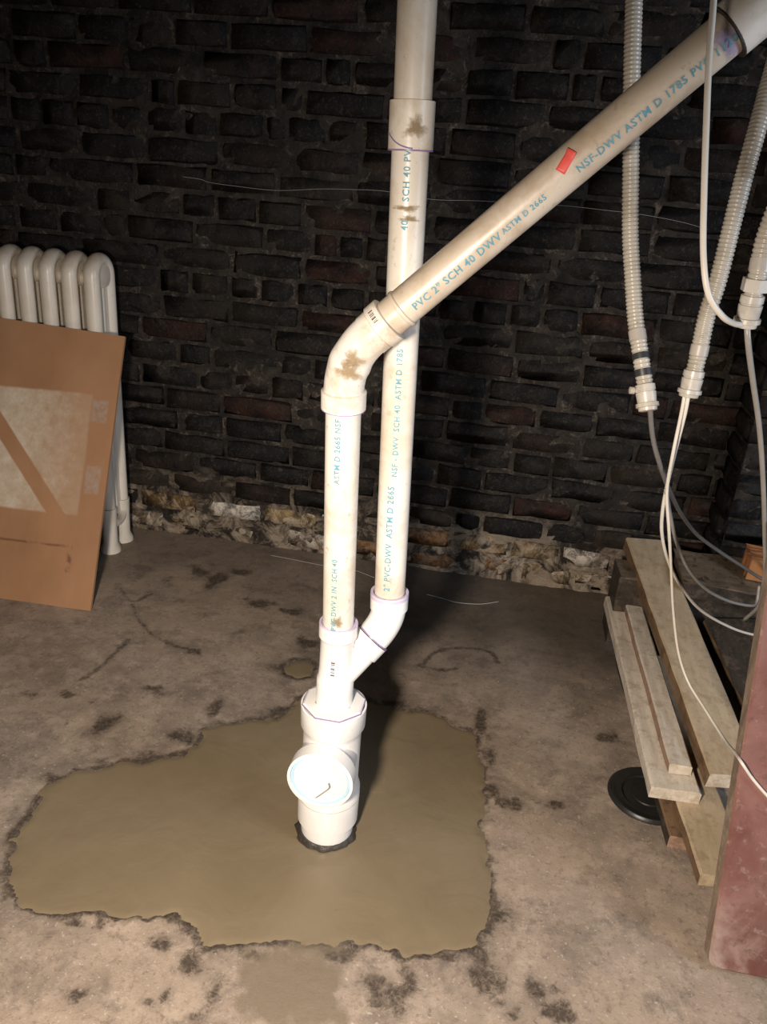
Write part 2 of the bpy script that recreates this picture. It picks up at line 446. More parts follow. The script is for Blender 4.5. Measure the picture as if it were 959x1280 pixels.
def grid_mesh(name, xs, ys, Z, mat, mask=None, attr=None):
    nx, ny = len(xs), len(ys)
    X, Y = np.meshgrid(xs, ys)
    co = np.stack([X, Y, Z], -1).reshape(-1, 3)
    idx = np.arange(nx * ny).reshape(ny, nx)
    q = np.stack([idx[:-1, :-1], idx[:-1, 1:], idx[1:, 1:], idx[1:, :-1]], -1).reshape(-1, 4)
    if mask is not None:
        mk = mask.reshape(-1)
        q = q[mk[q].all(1)]
        used = np.zeros(nx * ny, bool); used[q.reshape(-1)] = True
        re = np.cumsum(used) - 1
        co = co[used]; q = re[q]
        if attr is not None: attr = attr.reshape(-1, 4)[used]
    me = bpy.data.meshes.new(name)
    me.vertices.add(len(co)); me.vertices.foreach_set('co', co.reshape(-1))
    me.loops.add(len(q) * 4); me.loops.foreach_set('vertex_index', q.reshape(-1).astype(np.int32))
    me.polygons.add(len(q)); me.polygons.foreach_set('loop_start', np.arange(0, len(q) * 4, 4, dtype=np.int32))
    me.polygons.foreach_set('loop_total', np.full(len(q), 4, np.int32))
    me.polygons.foreach_set('use_smooth', np.ones(len(q), bool))
    me.update(calc_edges=True); me.validate()
    if attr is not None:
        a = me.attributes.new('stain_shade', 'FLOAT_COLOR', 'POINT')
        a.data.foreach_set('color', attr.reshape(-1).astype(np.float32))
    me.materials.append(mat)
    o = bpy.data.objects.new(name, me)
    COL.objects.link(o)
    return o

# floor: one slab, fine where it is seen, with the cut-out that the fresh cement fills
fx = np.concatenate([np.linspace(-2.6, -1.62, 15), np.arange(-1.6, 1.0, 0.008), np.linspace(1.02, 2.4, 20)])
fy = np.concatenate([np.linspace(-2.0, 0.74, 25), np.arange(0.75, 2.67, 0.008)])
X, Y = np.meshgrid(fx, fy)
ragged = (fbm(X * 22, Y * 22, 4) - 0.5) * 0.045
sd = poly_sd(X, Y, PATCH) + ragged
isd = poly_sd(X, Y, ISLE) + ragged * 0.6
Z = (fbm(X * 3, Y * 3, 4) - 0.5) * 0.006 + (fbm(X * 40, Y * 40, 3) - 0.5) * 0.0022
Z += 0.005 * np.exp(-((sd - 0.010) / 0.018) ** 2) * (fbm(X * 45, Y * 45, 3) * 2.0 - 0.9)
Z -= 0.014 * np.clip((-sd - 0.004) / 0.016, 0, 1)
Z -= 0.006 * np.clip((-isd - 0.002) / 0.012, 0, 1)
st = np.zeros(X.shape)
for (cx, cy, rx, ry) in STAINS:
    d = np.sqrt(((X - cx) / (rx * 1.15)) ** 2 + ((Y - cy) / (ry * 1.15)) ** 2) + (fbm(X * 30 + cx * 9, Y * 30, 4) - 0.5) * 1.9
    st = np.maximum(st, np.clip(1.35 - d, 0, 1))
for cr in CRACKS:
    d = line_d(X, Y, [tuple(p) for p in smooth_path([(a, b, 0) for a, b in cr], 5) for p in [(p[0], p[1])]]) + (fbm(X * 35, Y * 35, 3) - 0.5) * 0.012
    st = np.maximum(st, np.clip(1.25 - np.abs(d) / 0.011, 0, 0.9))
edge_w = 0.010 + 0.030 * np.clip(fbm(X * 7 + 3, Y * 7, 3) * 2.2 - 0.75, 0, 1)
st = np.maximum(st, np.clip(1.35 - np.abs(sd) / edge_w, 0, 1))
st = np.maximum(st, np.clip(1.2 - np.abs(isd) / 0.016, 0, 1))
film = np.clip(0.6 - (poly_sd(X, Y, FILM) + ragged * 2.2) / 0.09, 0, 1)
film = np.maximum(film, np.clip(1 - np.abs(sd - 0.012) / 0.03, 0, 1) * 0.55 * (fbm(X * 5 + 9, Y * 5, 2) > 0.5))
damp_shade = np.clip((Y - 1.86 + (fbm(X * 4, Y * 4, 3) - 0.5) * 0.5) / 0.35, 0, 1) * np.clip((X + 0.62 + (fbm(X * 3 + 5, Y * 3, 3) - 0.5) * 0.4) / 0.3, 0, 1) * 0.92  # back floor: dampness, deepened with lamp falloff and pipe shadows put into the colour
damp_shade = np.maximum(damp_shade, np.clip((Y - 2.15 + (fbm(X * 6, Y * 6, 3) - 0.5) * 0.3) / 0.35, 0, 1) * 0.5)
attr = np.stack([st, film, damp_shade, np.ones_like(st)], -1)
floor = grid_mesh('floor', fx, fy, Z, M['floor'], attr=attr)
tag(floor, 'stained tan-grey concrete basement floor', 'floor', kind='structure')

# fresh cement in the cut-out, and its small detached puddle
def cement(name, poly, lo, hi, ragk, base):
    xs = np.arange(lo[0], hi[0], 0.006); ys = np.arange(lo[1], hi[1], 0.006)
    X, Y = np.meshgrid(xs, ys)
    sd = poly_sd(X, Y, poly) + (fbm(X * 22, Y * 22, 4) - 0.5) * 0.045 * ragk
    Z = base + (fbm(X * 2.2, Y * 2.2, 3) - 0.5) * 0.005 + (fbm(X * 9 + Y * 3, Y * 6 - X * 2, 2) - 0.5) * 0.0022
    Z -= 0.007 * np.clip((sd + 0.012) / 0.034, 0, 1)
    d = np.sqrt((X + 0.2575) ** 2 + (Y - 1.325) ** 2)
    Z -= 0.004 * np.exp(-(d / 0.09) ** 2)
    return grid_mesh(name, xs, ys, Z, M['cement'], mask=sd < 0.022)
patch = cement('cement_patch', PATCH, (-0.98, 0.92), (0.22, 1.90), 1.0, 0.0012)
tag(patch, 'fresh olive-grey cement patch troweled around the foot of the white drain stack', 'cement patch')
isle = cement('cement_puddle', ISLE, (-0.58, 1.80), (-0.38, 2.0), 0.6, -0.002)
tag(isle, 'small puddle of wet cement behind the pipes, apart from the large patch', 'cement patch')

# back wall: a rough mortar bed with every brick laid into it
def wall_bed(name, x0, x1, z0, z1, y, step=0.018):
    xs = np.arange(x0, x1 + step * 0.5, step); zs = np.arange(z0, z1 + step * 0.5, step)
    X, Zz = np.meshgrid(xs, zs)
    D = y + 0.0080 - (fbm(X * 22, Zz * 22, 4) - 0.45) * 0.012 - 0.008 * np.clip(fbm(X * 5 + 7, Zz * 6, 3) * 4 - 2.1, 0, 1) * fbm(X * 30, Zz * 30, 3) - 0.009 * np.clip((0.19 - Zz) / 0.05, 0, 1) * fbm(X * 14 + 3, Zz * 20, 3)
    o = grid_mesh(name, xs, zs, D, M['mortar'])
    co = np.empty(len(o.data.vertices) * 3); o.data.vertices.foreach_get('co', co)
    co = co.reshape(-1, 3)[:, [0, 2, 1]]
    o.data.vertices.foreach_set('co', co.reshape(-1).copy()); o.data.flip_normals(); o.data.update()
    # returning thickness behind the face
    return o
wall = wall_bed('wall_back', -2.6, 2.4, 0.0, 2.42, WALL_Y)
tag(wall, 'soot-blackened old brick wall behind the pipes', 'wall', kind='structure')
wall_core = mesh_obj('wall_core', [(x, y, z) for x in (-2.6, 2.4) for y in (WALL_Y + 0.05, WALL_Y + 0.30) for z in (-0.02, 2.42)],
                     [(0, 1, 3, 2), (4, 6, 7, 5), (0, 4, 5, 1), (2, 3, 7, 6), (0, 2, 6, 4), (1, 5, 7, 3)], M['plaster'], wall)

def brick_mesh(i):
    """unit brick (1 x depth x 1), its face towards -Y: worn arrises, uneven face; 44 triangles"""
    r = random.Random(100 + i)
    xs = [-0.5, -0.17, 0.17, 0.5]; zs = [-0.5, 0.0, 0.5]
    V = []; F = []
    for b in range(3):
        for a in range(4):
            e = (a in (0, 3)) or (b in (0, 2)); cnr = (a in (0, 3)) and (b in (0, 2))
            x = xs[a] * (0.955 if a in (0, 3) else 1) + r.uniform(-.018, .018)
            z = zs[b] * (0.86 if b in (0, 2) else 1) + r.uniform(-.06, .06)
            if cnr and r.random() < 0.4: x *= 0.93; z *= 0.80
            V.append((x, r.uniform(-0.003, 0.004) + (0.004 if cnr else 0), z))
    ring = [0, 1, 2, 3, 7, 11, 10, 9, 8, 4]
    base = len(V)
    for k in ring:                      # arris, a little further out and back
        x, y, z = V[k]
        a = k % 4; b = k // 4
        V.append((xs[a] + r.uniform(-.022, .012) * xs[a] * 2 if a in (0, 3) else x, 0.009 + r.uniform(-.002, .002), zs[b] + r.uniform(-.07, .05) * zs[b] * 2 if b in (0, 2) else z))
    for k in range(10):                 # back
        x, y, z = V[base + k]
        V.append((x, 0.06, z))
    for b in range(2):
        for a in range(3):
            i0 = b * 4 + a
            F.append((i0, i0 + 1, i0 + 5, i0 + 4))
    for k in range(10):
        k2 = (k + 1) % 10
        F.append((ring[k2], ring[k], base + k, base + k2))
        F.append((base + k2, base + k, base + 10 + k, base + 10 + k2))
    me = bpy.data.meshes.new('brick')
    me.from_pydata(V, [], F); me.update()
    me.materials.append(M['brick'])
    for p in me.polygons: p.use_smooth = True
    return me
BRICKS = [brick_mesh(i) for i in range(14)]

JOINTS = {-1: [-1.211, -0.94, -0.733, -0.508, -0.297, -0.06, 0.144, 0.33], 0: [-1.308, -1.078, -0.824, -0.609, -0.363, -0.118, 0.095, 0.277, 0.455], 1: [-1.432, -1.18, -0.939, -0.712, -0.487, -0.281, -0.115, -0.015, 0.208, 0.369], 2: [-1.331, -1.08, -0.841, -0.649, -0.404, -0.144, 0.082, 0.295], 3: [-1.208, -0.966, -0.723, -0.467, -0.198, -0.029, 0.2, 0.424], 4: [-1.368, -1.143, -0.971, -0.754, -0.501, -0.301, -0.092, 0.06, 0.196, 0.383], 5: [-1.192, -0.982, -0.715, -0.449, -0.183, 0.041, 0.252, 0.459], 6: [-1.282, -1.064, -0.938, -0.801, -0.68, -0.426, -0.17, -0.056, 0.123, 0.314, 0.508], 7: [-1.323, -1.136, -1.016, -0.768, -0.655, -0.543, -0.281, -0.055, 0.186, 0.415], 8: [-1.274, -1.026, -0.792, -0.547, -0.438, -0.203, 0.026, 0.243, 0.462], 9: [-1.46, -1.191, -0.951, -0.705, -0.47, -0.227, 0.012, 0.242, 0.458], 10: [-1.454, -1.199, -1.088, -0.95, -0.845, -0.721, -0.607, -0.481, -0.243, -0.135, -0.017, 0.09, 0.208], 11: [-1.476, -1.19, -0.939, -0.699, -0.465, -0.221, 0.013, 0.088, 0.248, 0.473], 12: [-1.701, -1.55, -1.395, -1.304, -1.07, -0.83, -0.667, -0.583, -0.499, -0.421, -0.191, 0.102, 0.337], 13: [-1.662, -1.411, -1.283, -1.112, -0.995, -0.853, -0.707, -0.474, -0.288, -0.064, 0.16, 0.38], 14: [-1.576, -1.267, -1.018, -0.791, -0.54, -0.296, -0.051, 0.16, 0.376], 15: [-1.671, -1.451, -1.225, -0.98, -0.738, -0.527, -0.292, -0.062, 0.163], 16: [-1.687, -1.576, -1.461, -1.341, -1.223, -1.099, -0.984, -0.835, -0.761, -0.637, -0.522, -0.263, -0.054, 0.068, 0.183], 17: [-1.685, -1.448, -1.204, -1.12, -0.94, -0.79, -0.708, -0.462, -0.222, 0.014, 0.237], 18: [-1.54, -1.28, -1.038, -0.792, -0.652, -0.567, -0.339, -0.231, -0.088, 0.074, 0.148, 0.375], 19: [-1.654, -1.434, -1.265, -1.12, -0.949, -0.701, -0.448, -0.22, 0.007, 0.092, 0.315], 20: [-1.518, -1.298, -1.06, -0.822, -0.55, -0.298, -0.07, 0.148]}
PITCH_Z, Z0 = 0.0815, 0.088
def soot(r):
    v = r.random()
    if v < 0.10: return (0.045, 0.019, 0.014)
    if v < 0.22: return (0.028, 0.018, 0.014)
    if v < 0.55: return (0.014, 0.0132, 0.0135)
    return (0.018, 0.016, 0.0145)
OCHRE, WHITE, TAN, RUST = (0.36, 0.22, 0.09), (0.72, 0.66, 0.58), (0.38, 0.30, 0.21), (0.30, 0.15, 0.06)
LOWC = {0: [None, OCHRE, WHITE, (0.42, 0.30, 0.15), WHITE, RUST, OCHRE, (0.30, 0.20, 0.10), WHITE, (0.55, 0.32, 0.10), TAN],
        -1: [TAN, OCHRE, TAN, (0.50, 0.42, 0.34), RUST, RUST, RUST, (0.45, 0.33, 0.2), TAN, WHITE, TAN]}
def lay(row, joints, x0, x1, parent, y, r, rest, keep):
    zc = Z0 + PITCH_Z * (row + 0.5)
    js = sorted(joints)
    while js[0] > x0: js.insert(0, js[0] - r.choice((0.235, 0.24, 0.245, 0.115)))
    while js[-1] < x1: js.append(js[-1] + r.choice((0.235, 0.24, 0.225, 0.115)))
    for k, (a, b) in enumerate(zip(js[:-1], js[1:])):
        if b <= x0 or a >= x1: continue
        a, b = max(a, x0), min(b, x1)
        g = r.uniform(0.009, 0.017)
        w, h = (b - a) - g, PITCH_Z - r.uniform(0.009, 0.017)
        if w < 0.03: continue
        cx = (a + b) / 2
        ext = 0.0
        mat = Matrix.Translation((cx, y + r.uniform(-0.004, 0.004), zc + r.uniform(-.003, .003))) @ \
            Euler((r.uniform(-.03, .03), r.uniform(-.014, .014), r.uniform(-.02, .02))).to_matrix().to_4x4() @ Matrix.Diagonal((w, 1, h, 1))
        me = BRICKS[r.randrange(len(BRICKS))]
        if not keep(cx, zc):
            o = len(rest[0]); rest[0].extend(mat @ v.co for v in me.vertices)
            rest[1].extend(tuple(i + o for i in p.vertices) for p in me.polygons)
            continue
        ob = bpy.data.objects.new('brick', me)
        ob.matrix_world = mat
        c = soot(r)
        if row in LOWC and -1.45 < cx < 0.7:
            li = LOWC[row]; j = sum(1 for q in JOINTS[row] if q < cx)
            if li[min(j, len(li) - 1)]: c = li[min(j, len(li) - 1)]
        elif row == 1 and r.random() < 0.5: c = (0.055, 0.042, 0.030)
        ob.color = (*c, 1)
        link(ob, parent)
def in_view(cx, z):
    return -1.88 < cx < 0.86 and z < 1.84
rr = random.Random(3)
rest = ([], [])
for row in range(-1, 29):
    lay(row, JOINTS.get(row, [rr.uniform(-0.2, 0.2)]), -2.6, 2.4, wall, WALL_Y, rr, rest, in_view)
ro = mesh_obj('brick_courses', rest[0], rest[1], M['brick'], wall, True)
ro.color = (0.034, 0.030, 0.028, 1); ro['kind'] = 'stuff'

# pier standing proud of the back wall at the right
PIER_X, PIER_Y = 0.735, 2.45
pier = wall_bed('wall_pier', PIER_X + 0.012, 1.30, 0.0, 2.42, PIER_Y)
tag(pier, 'dark brick pier standing proud of the back wall at the right', 'wall', kind='structure')
pc = mesh_obj('pier_core', [(x, y, z) for x in (PIER_X + 0.014, 1.30) for y in (PIER_Y + 0.012, WALL_Y + 0.05) for z in (0.0, 2.42)],
              [(0, 1, 3, 2), (4, 6, 7, 5), (0, 4, 5, 1), (2, 3, 7, 6), (0, 2, 6, 4), (1, 5, 7, 3)], M['mortar'], pier)
rest2 = ([], [])
for row in range(0, 29):
    first = PIER_X + (0.235 if row % 2 else 0.115)
    zc = Z0 + PITCH_Z * (row + 0.5)
    lay(row, [PIER_X, first, first + 0.24], PIER_X, 1.30, pier, PIER_Y, rr, rest2, lambda cx, z: cx < 1.06 and 0.15 < z < 1.3)
    # the course's end on the return of the pier
    mat = Matrix.Translation((PIER_X + rr.uniform(-.006, .006), PIER_Y + 0.10, zc)) @ Euler((0, 0, -PI / 2)).to_matrix().to_4x4() @ Matrix.Diagonal((0.165, 1, 0.068, 1))
    ob = bpy.data.objects.new('brick', BRICKS[rr.randrange(14)]); ob.matrix_world = mat
    ob.color = (0.016, 0.015, 0.015, 1); link(ob, pier)
ro = mesh_obj('brick_courses', rest2[0], rest2[1], M['brick'], pier, True)
ro.color = (0.034, 0.030, 0.028, 1); ro['kind'] = 'stuff'
for ob in pier.children:
    if ob.name.startswith('brick') and ob.get('kind') is None and ob.location.x > PIER_X + 0.02:
        ob.color = (0.030, 0.032, 0.038, 1)  # face bricks tinted bluish: cool daylight put into their colour

# rest of the room, out of frame: side walls, window that lets the daylight in, ceiling
def box_vf(x0, x1, y0, y1, z0, z1):
    return ([(x, y, z) for x in (x0, x1) for y in (y0, y1) for z in (z0, z1)],
            [(0, 1, 3, 2), (4, 6, 7, 5), (0, 4, 5, 1), (2, 3, 7, 6), (0, 2, 6, 4), (1, 5, 7, 3)])
wl = mesh_obj('wall_left', *box_vf(-2.72, -2.6, -2.0, WALL_Y + 0.3, 0, 2.42), M['plaster']); tag(wl, 'dim plastered side wall left of the radiator', 'wall', kind='structure')
V, F = merge(box_vf(2.4, 2.52, -2.0, -0.05, 0, 2.42), box_vf(2.4, 2.52, 0.95, WALL_Y + 0.3, 0, 2.42),
             box_vf(2.4, 2.52, -0.05, 0.95, 0, 1.08), box_vf(2.4, 2.52, -0.05, 0.95, 1.82, 2.42))
wr = mesh_obj('wall_right', V, F, M['plaster']); tag(wr, 'dim plastered side wall right of the lumber', 'wall', kind='structure')
V, F = merge(box_vf(2.42, 2.48, -0.05, 0.0, 1.08, 1.82), box_vf(2.42, 2.48, 0.90, 0.95, 1.08, 1.82), box_vf(2.42, 2.48, 0.0, 0.90, 1.08, 1.13),
             box_vf(2.42, 2.48, 0.0, 0.90, 1.77, 1.82), box_vf(2.43, 2.47, 0.43, 0.47, 1.13, 1.77))
wf = mesh_obj('window_1', V, F, M['radiator']); tag(wf, 'small basement window in the right side wall', 'window', kind='structure')
cl = mesh_obj('ceiling', *box_vf(-2.72, 2.52, -2.0, WALL_Y + 0.3, 2.42, 2.52), M['joist']); tag(cl, 'dark boarded basement ceiling', 'ceiling', kind='structure')

# ------------------------------------------------------------------ the drain stack (one glued assembly)
SX, SY = -0.2575, 1.325
stack = empty('drain_stack', (SX, SY, 0.0), 'white plastic drain stack rising from fresh cement, with wye, vertical pipes and slanting pipe', 'drain pipe')
def part(name, vf, mat, parent, deg=35):
    return autosmooth(mesh_obj(name, vf[0], vf[1], mat, parent), deg)
Z = Vector((0, 0, 1))
def vert(z): return (SX, SY, z)
def lathe_z(st, segs=40): return prof(vert(0), vert(1), st, segs)

part('base_pipe', lathe_z([(-0.03, .0572), (0.062, .0572)]), M['pvc_fit'], stack)
# dark ragged rim where the pipe leaves the cement
rv, rf = [], []
nseg = 48
for k in range(nseg):
    an = 2 * PI * k / nseg
    w = 0.006 + 0.006 * random.random() + (0.004 if math.sin(an) < 0 else 0)
    for (rad, z) in ((.0565, .006), (.0565 + w * .5, .008 + random.uniform(-.002, .003)), (.0565 + w, .002), (.0565 + w, -.012)):
        rv.append((SX + rad * math.cos(an), SY + rad * math.sin(an), z))
for k in range(nseg):
    k2 = (k + 1) % nseg
    for j in range(3): rf.append((k * 4 + j, k * 4 + j + 1, k2 * 4 + j + 1, k2 * 4 + j))
part('floor_rim', (rv, rf), M['gasket'], stack, 60)

BR = Vector((0.0, -1.0, 0.0))
tee = part('cleanout_tee', merge(
    lathe_z([(.038, .0600), (.040, .0655), (.085, .0662), (.128, .0662), (.134, .0635), (.150, .0605), (.270, .0605), (.286, .0630), (.292, .0672), (.339, .0678), (.340, .0640), (.330, .0630)]),
    prof((SX, SY, .222), Vector((SX, SY, .222)) + BR, [(.0, .0585), (.056, .0600), (.064, .0625), (.069, .0672), (.102, .0676), (.103, .0620), (.096, .0612)], 40)), M['pvc_fit'], stack)
plug = part('cleanout_plug', prof((SX, SY - .084, .222), (SX, SY - .2, .222), [(0, .0605), (.0135, .0605), (.0140, .0570), (.0115, .0560)], 40), M['pvc_fit'], tee)
part('glue_ring', prof((SX, SY - .0976, .222), (SX, SY - .2, .222), [(0, .0558), (.0010, .0566), (.0010, .0606), (0, .0612)], 48, cap=False), M['blue_ring'], plug)
wire = smooth_path([(SX + .018, SY - .103, .222), (SX + .020, SY - .106, .213), (SX + .010, SY - .105, .199), (SX - .006, SY - .104, .180)], 5)
part('pull_wire', sweep(wire, .0012, 8), M['cable_grey'], plug, 60)
part('seam_ring', lathe_z([(.1045, .0663), (.1052, .0672), (.1060, .0663)]), M['pvc_old'], tee)

# octagonal reducer bushing with the primer line around it
ov = []; of = []
for (rad, z) in ((.0655, .318), (.0655, .3425), (.0615, .3450), (.040, .3450), (.038, .3300)):
    for k in range(8):
        an = 2 * PI * (k + 0.5) / 8
        ov.append((SX + rad * math.cos(an), SY + rad * math.sin(an), z))
for j in range(4):
    for k in range(8):
        k2 = (k + 1) % 8
        of.append((j * 8 + k, j * 8 + k2, (j + 1) * 8 + k2, (j + 1) * 8 + k))
bush = part('reducer_bushing', (ov, of), M['pvc_fit'], stack, 15)
po = [(SX + .0658 * math.cos(2 * PI * (k + .5) / 8), SY + .0658 * math.sin(2 * PI * (k + .5) / 8), .3415) for k in range(8)]
part('primer_line', sweep([Vector(a).lerp(Vector(b), t) for a, b in zip(po, po[1:] + po[:1]) for t in (0, .5)], .0014, 6, closed=True), M['primer'], bush, 60)

# wye
TX, TY = -0.168, 1.390
tilt = Vector((-0.036, 0.0, 1.05)).normalized()
hd = Vector((TX - SX, TY - SY, 0)); HL = hd.length
bdir = (hd.normalized() + Z).normalized()
B0 = Vector((SX, SY, 0.402)); K2 = B0 + bdir * (HL * math.sqrt(2))
wye = part('wye_fitting', merge(
    lathe_z([(.338, .0375), (.404, .0378), (.410, .0350), (.430, .0338), (.496, .0338), (.502, .0366), (.503, .0378), (.531, .0380), (.532, .0345), (.520, .0320)], 36),
    prof(B0, B0 + bdir, [(0, .0330), (.075, .0338), (.0765, .0372), (.108, .0376)], 36)), M['pvc_fit'], stack)
part('primer_ring', lathe_z([(.5290, .0325), (.5325, .0335), (.5328, .0378), (.5300, .0384)], 36), M['primer_pale'], wye)
# barcode printed on the wye, built as thin raised bars
bv = ([], [])
for k, w in enumerate((3, 1, 2, 1, 3, 1, 1, 2, 3, 1)):
    z0 = .428 + k * .0036
    for (xa, xb, dz) in ((-.008, .000, .0011 * w * .8), (.0035, .0055, .0012)):
        if xa > 0 and k % 2: continue
        q = []
        for zz_ in (z0, z0 + dz):
            for t in range(4):
                xx = xa + (xb - xa) * t / 3 + .004
                q.append((SX + xx, SY - math.sqrt(.0343 ** 2 - xx * xx), zz_))
        o = len(bv[0]); bv[0].extend(q)
        bv[1].extend((o + t, o + t + 1, o + t + 5, o + t + 4) for t in range(3))
mesh_obj('barcode_print', bv[0], bv[1], M['black_ink'], wye)

# elbow turning the wye's branch up into the tall pipe
up_t = tilt
a_ = K2 - bdir * .046; c_ = K2 + up_t * .034
bez = [a_ * (1 - t) ** 2 + K2 * 2 * t * (1 - t) + c_ * t * t for t in [i / 10 for i in range(11)]]
elb = part('lower_elbow', merge(sweep(bez, .0345, 36), prof(K2 + up_t * .030, K2 + up_t, [(0, .0345), (.001, .0378), (.036, .0382), (.037, .0345), (.026, .032)], 36)), M['pvc_fit'], stack)
part('primer_ring', prof(K2 + up_t * .0640, K2 + up_t, [(0, .0318), (.0035, .0330), (.0040, .0380), (-.006, .0386)], 36, cap=False), M['primer_pale'], elb)
part('primer_line', prof(a_ - bdir * .0015, K2, [(0, .0345), (.0010, .0384), (.0025, .0384), (.0035, .0345)], 36, cap=False), M['primer'], elb)

# tall pipe up to the ceiling, with its coupling
T0 = K2 + up_t * .03
Tend = T0 + up_t * ((2.42 - T0.z) / up_t.z)
tall = part('tall_pipe', sweep([T0 + (Tend - T0) * (i / 12) for i in range(13)], .0302, 36), M['pvc_pipe'], stack)
def tz(z): return T0 + up_t * ((z - T0.z) / up_t.z)
cp = part('pipe_coupling', prof(tz(1.382), tz(2), [(0, .0310), (.0005, .0362), (.070, .0362), (.071, .0310)], 36), M['pvc_fit_dirty'], stack)
part('primer_line', prof(tz(1.380), tz(2), [(0, .0308), (.0003, .0366), (.0022, .0368), (.0026, .0362)], 36, cap=False), M['primer'], cp)
# primer run that dribbled across the coupling
run = []
for i in range(15):
    t = i / 14
    an = math.radians(-62 + 75 * t)
    base = tz(1.404 - .020 * (1 - (1 - t) ** 2))
    run.append(base + .0364 * (math.sin(an) * Vector((1, 0, 0)) - math.cos(an) * Vector((0, 1, 0))))
part('primer_run', sweep(run, .0011, 6), M['primer'], cp, 60)

# curved smears lying on a pipe: centre, axis, radius, facing, half length, half angle
def smear(name, ctr, axis, rad, face, hl, ha, mat, parent, seed=0, nu=14, nv=10):
    ax = Vector(axis).normalized(); f = Vector(face); f = (f - ax * f.dot(ax)).normalized(); m = f.cross(ax)
    r_ = random.Random(seed); V, F = [], []
    ph = [r_.uniform(0, 6.28) for _ in range(3)]
    V.append(Vector(ctr) + f * rad)
    for j in range(1, nv + 1):
        for i in range(nu * 2):
            an = PI * i / nu
            k = (j / nv) * (1 + .22 * math.sin(3 * an + ph[0]) + .15 * math.sin(5 * an + ph[1]) + .1 * math.sin(9 * an + ph[2]))
            u = hl * k * math.cos(an); v = ha * k * math.sin(an)
            V.append(Vector(ctr) + ax * u + (rad - (.0006 if j == nv else 0)) * (math.cos(v) * f + math.sin(v) * m))
    n2 = nu * 2
    for i in range(n2): F.append((0, 1 + i, 1 + (i + 1) % n2))
    for j in range(nv - 1):
        for i in range(n2):
            F.append((1 + j * n2 + i, 1 + j * n2 + (i + 1) % n2, 1 + (j + 1) * n2 + (i + 1) % n2, 1 + (j + 1) * n2 + i))
    F = [tuple(reversed(q)) for q in F]
    o = mesh_obj(name, V, F, mat, parent, True)
    at = o.data.attributes.new('edge', 'FLOAT', 'POINT')
    at.data.foreach_set('value', np.array([1.0] + [1 - j / nv for j in range(1, nv + 1) for _ in range(nu * 2)], dtype=np.float32))
    bm = bmesh.new(); bm.from_mesh(o.data); bmesh.ops.recalc_face_normals(bm, faces=bm.faces); bm.to_mesh(o.data); bm.free()
    return o
smear('mud_smear', tz(1.413), up_t, .0366, (.35, -1, 0), .020, .60, M['mud_smear'], cp, 3)
smear('mud_smear', tz(1.296), up_t, .0304, (.1, -1, 0), .0065, .95, M['mud_smear'], tall, 5)
smear('mud_smear', tz(1.280), up_t, .0304, (.25, -1, 0), .0065, .7, M['mud_smear'], tall, 8)

# left vertical pipe, leaning slightly towards the room
L0 = Vector((SX, SY, .505)); L1 = Vector((-0.2620, 1.278, 1.000)); ld = (L1 - L0).normalized()
left = part('short_pipe', sweep([L0 + (L1 - L0) * (i / 8) for i in range(9)], .0302, 36), M['pvc_pipe'], stack)
smear('mud_smear', L0 + ld * .050, ld, .0305, (.15, -1, 0), .017, .5, M['mud_smear'], left, 11)
# upper elbow into the slanting pipe
DG = Vector((0.421, 0.012, 0.415)).normalized()
K3 = Vector((-0.2625, 1.270, 1.066))
D0 = K3 + DG * .098
e0 = L1 + ld * .005; e2 = K3 + DG * .060
bez = [e0 * (1 - t) ** 2 + K3 * 2 * t * (1 - t) + e2 * t * t for t in [i / 16 for i in range(17)]]
rad = [.0340 + .0020 * math.exp(-((i - 7.5) / 1.6) ** 2) for i in range(17)]
uel = part('upper_elbow', merge(sweep(bez, rad, 36),
     prof(L1 - ld * .022, L1, [(0, .0345), (.0005, .0380), (.030, .0382), (.032, .0345)], 36),
     prof(e2 - DG * .004, D0, [(0, .0350), (.018, .0352), (.020, .0385), (.041, .0385), (.042, .0345)], 36)), M['pvc_fit_dirty'], stack)
part('primer_line', prof(L1 - ld * .0232, L1, [(0, .0310), (.0004, .0382), (.0018, .0382)], 36, cap=False), M['primer'], uel)
smear('mud_smear', bez[7], (bez[8] - bez[6]), .0367, (.25, -1, .1), .022, .75, M['mud_smear'], uel, 21)
smear('mud_smear', bez[10], (bez[11] - bez[9]), .0362, (.2, -1, .1), .020, .65, M['mud_smear'], uel, 22)
hubc = e2 + DG * .026
lv = ([], [])
fdir = Vector((.05, -1, .25)); fdir = (fdir - DG * fdir.dot(DG)).normalized(); mdir = fdir.cross(DG)
for k, w in enumerate((2, 1, 3, 1, 2, 2, 1, 3)):
    an0 = math.radians(8 + k * 4.2); an1 = an0 + math.radians(1.1 * w)
    q = [hubc + DG * s + .0389 * (math.cos(a) * fdir + math.sin(a) * mdir) for s in (-.004, .004) for a in (an0, an1)]
    o = len(lv[0]); lv[0].extend(q); lv[1].append((o, o + 1, o + 3, o + 2))
mesh_obj('barcode_print', lv[0], lv[1], M['black_ink'], uel)
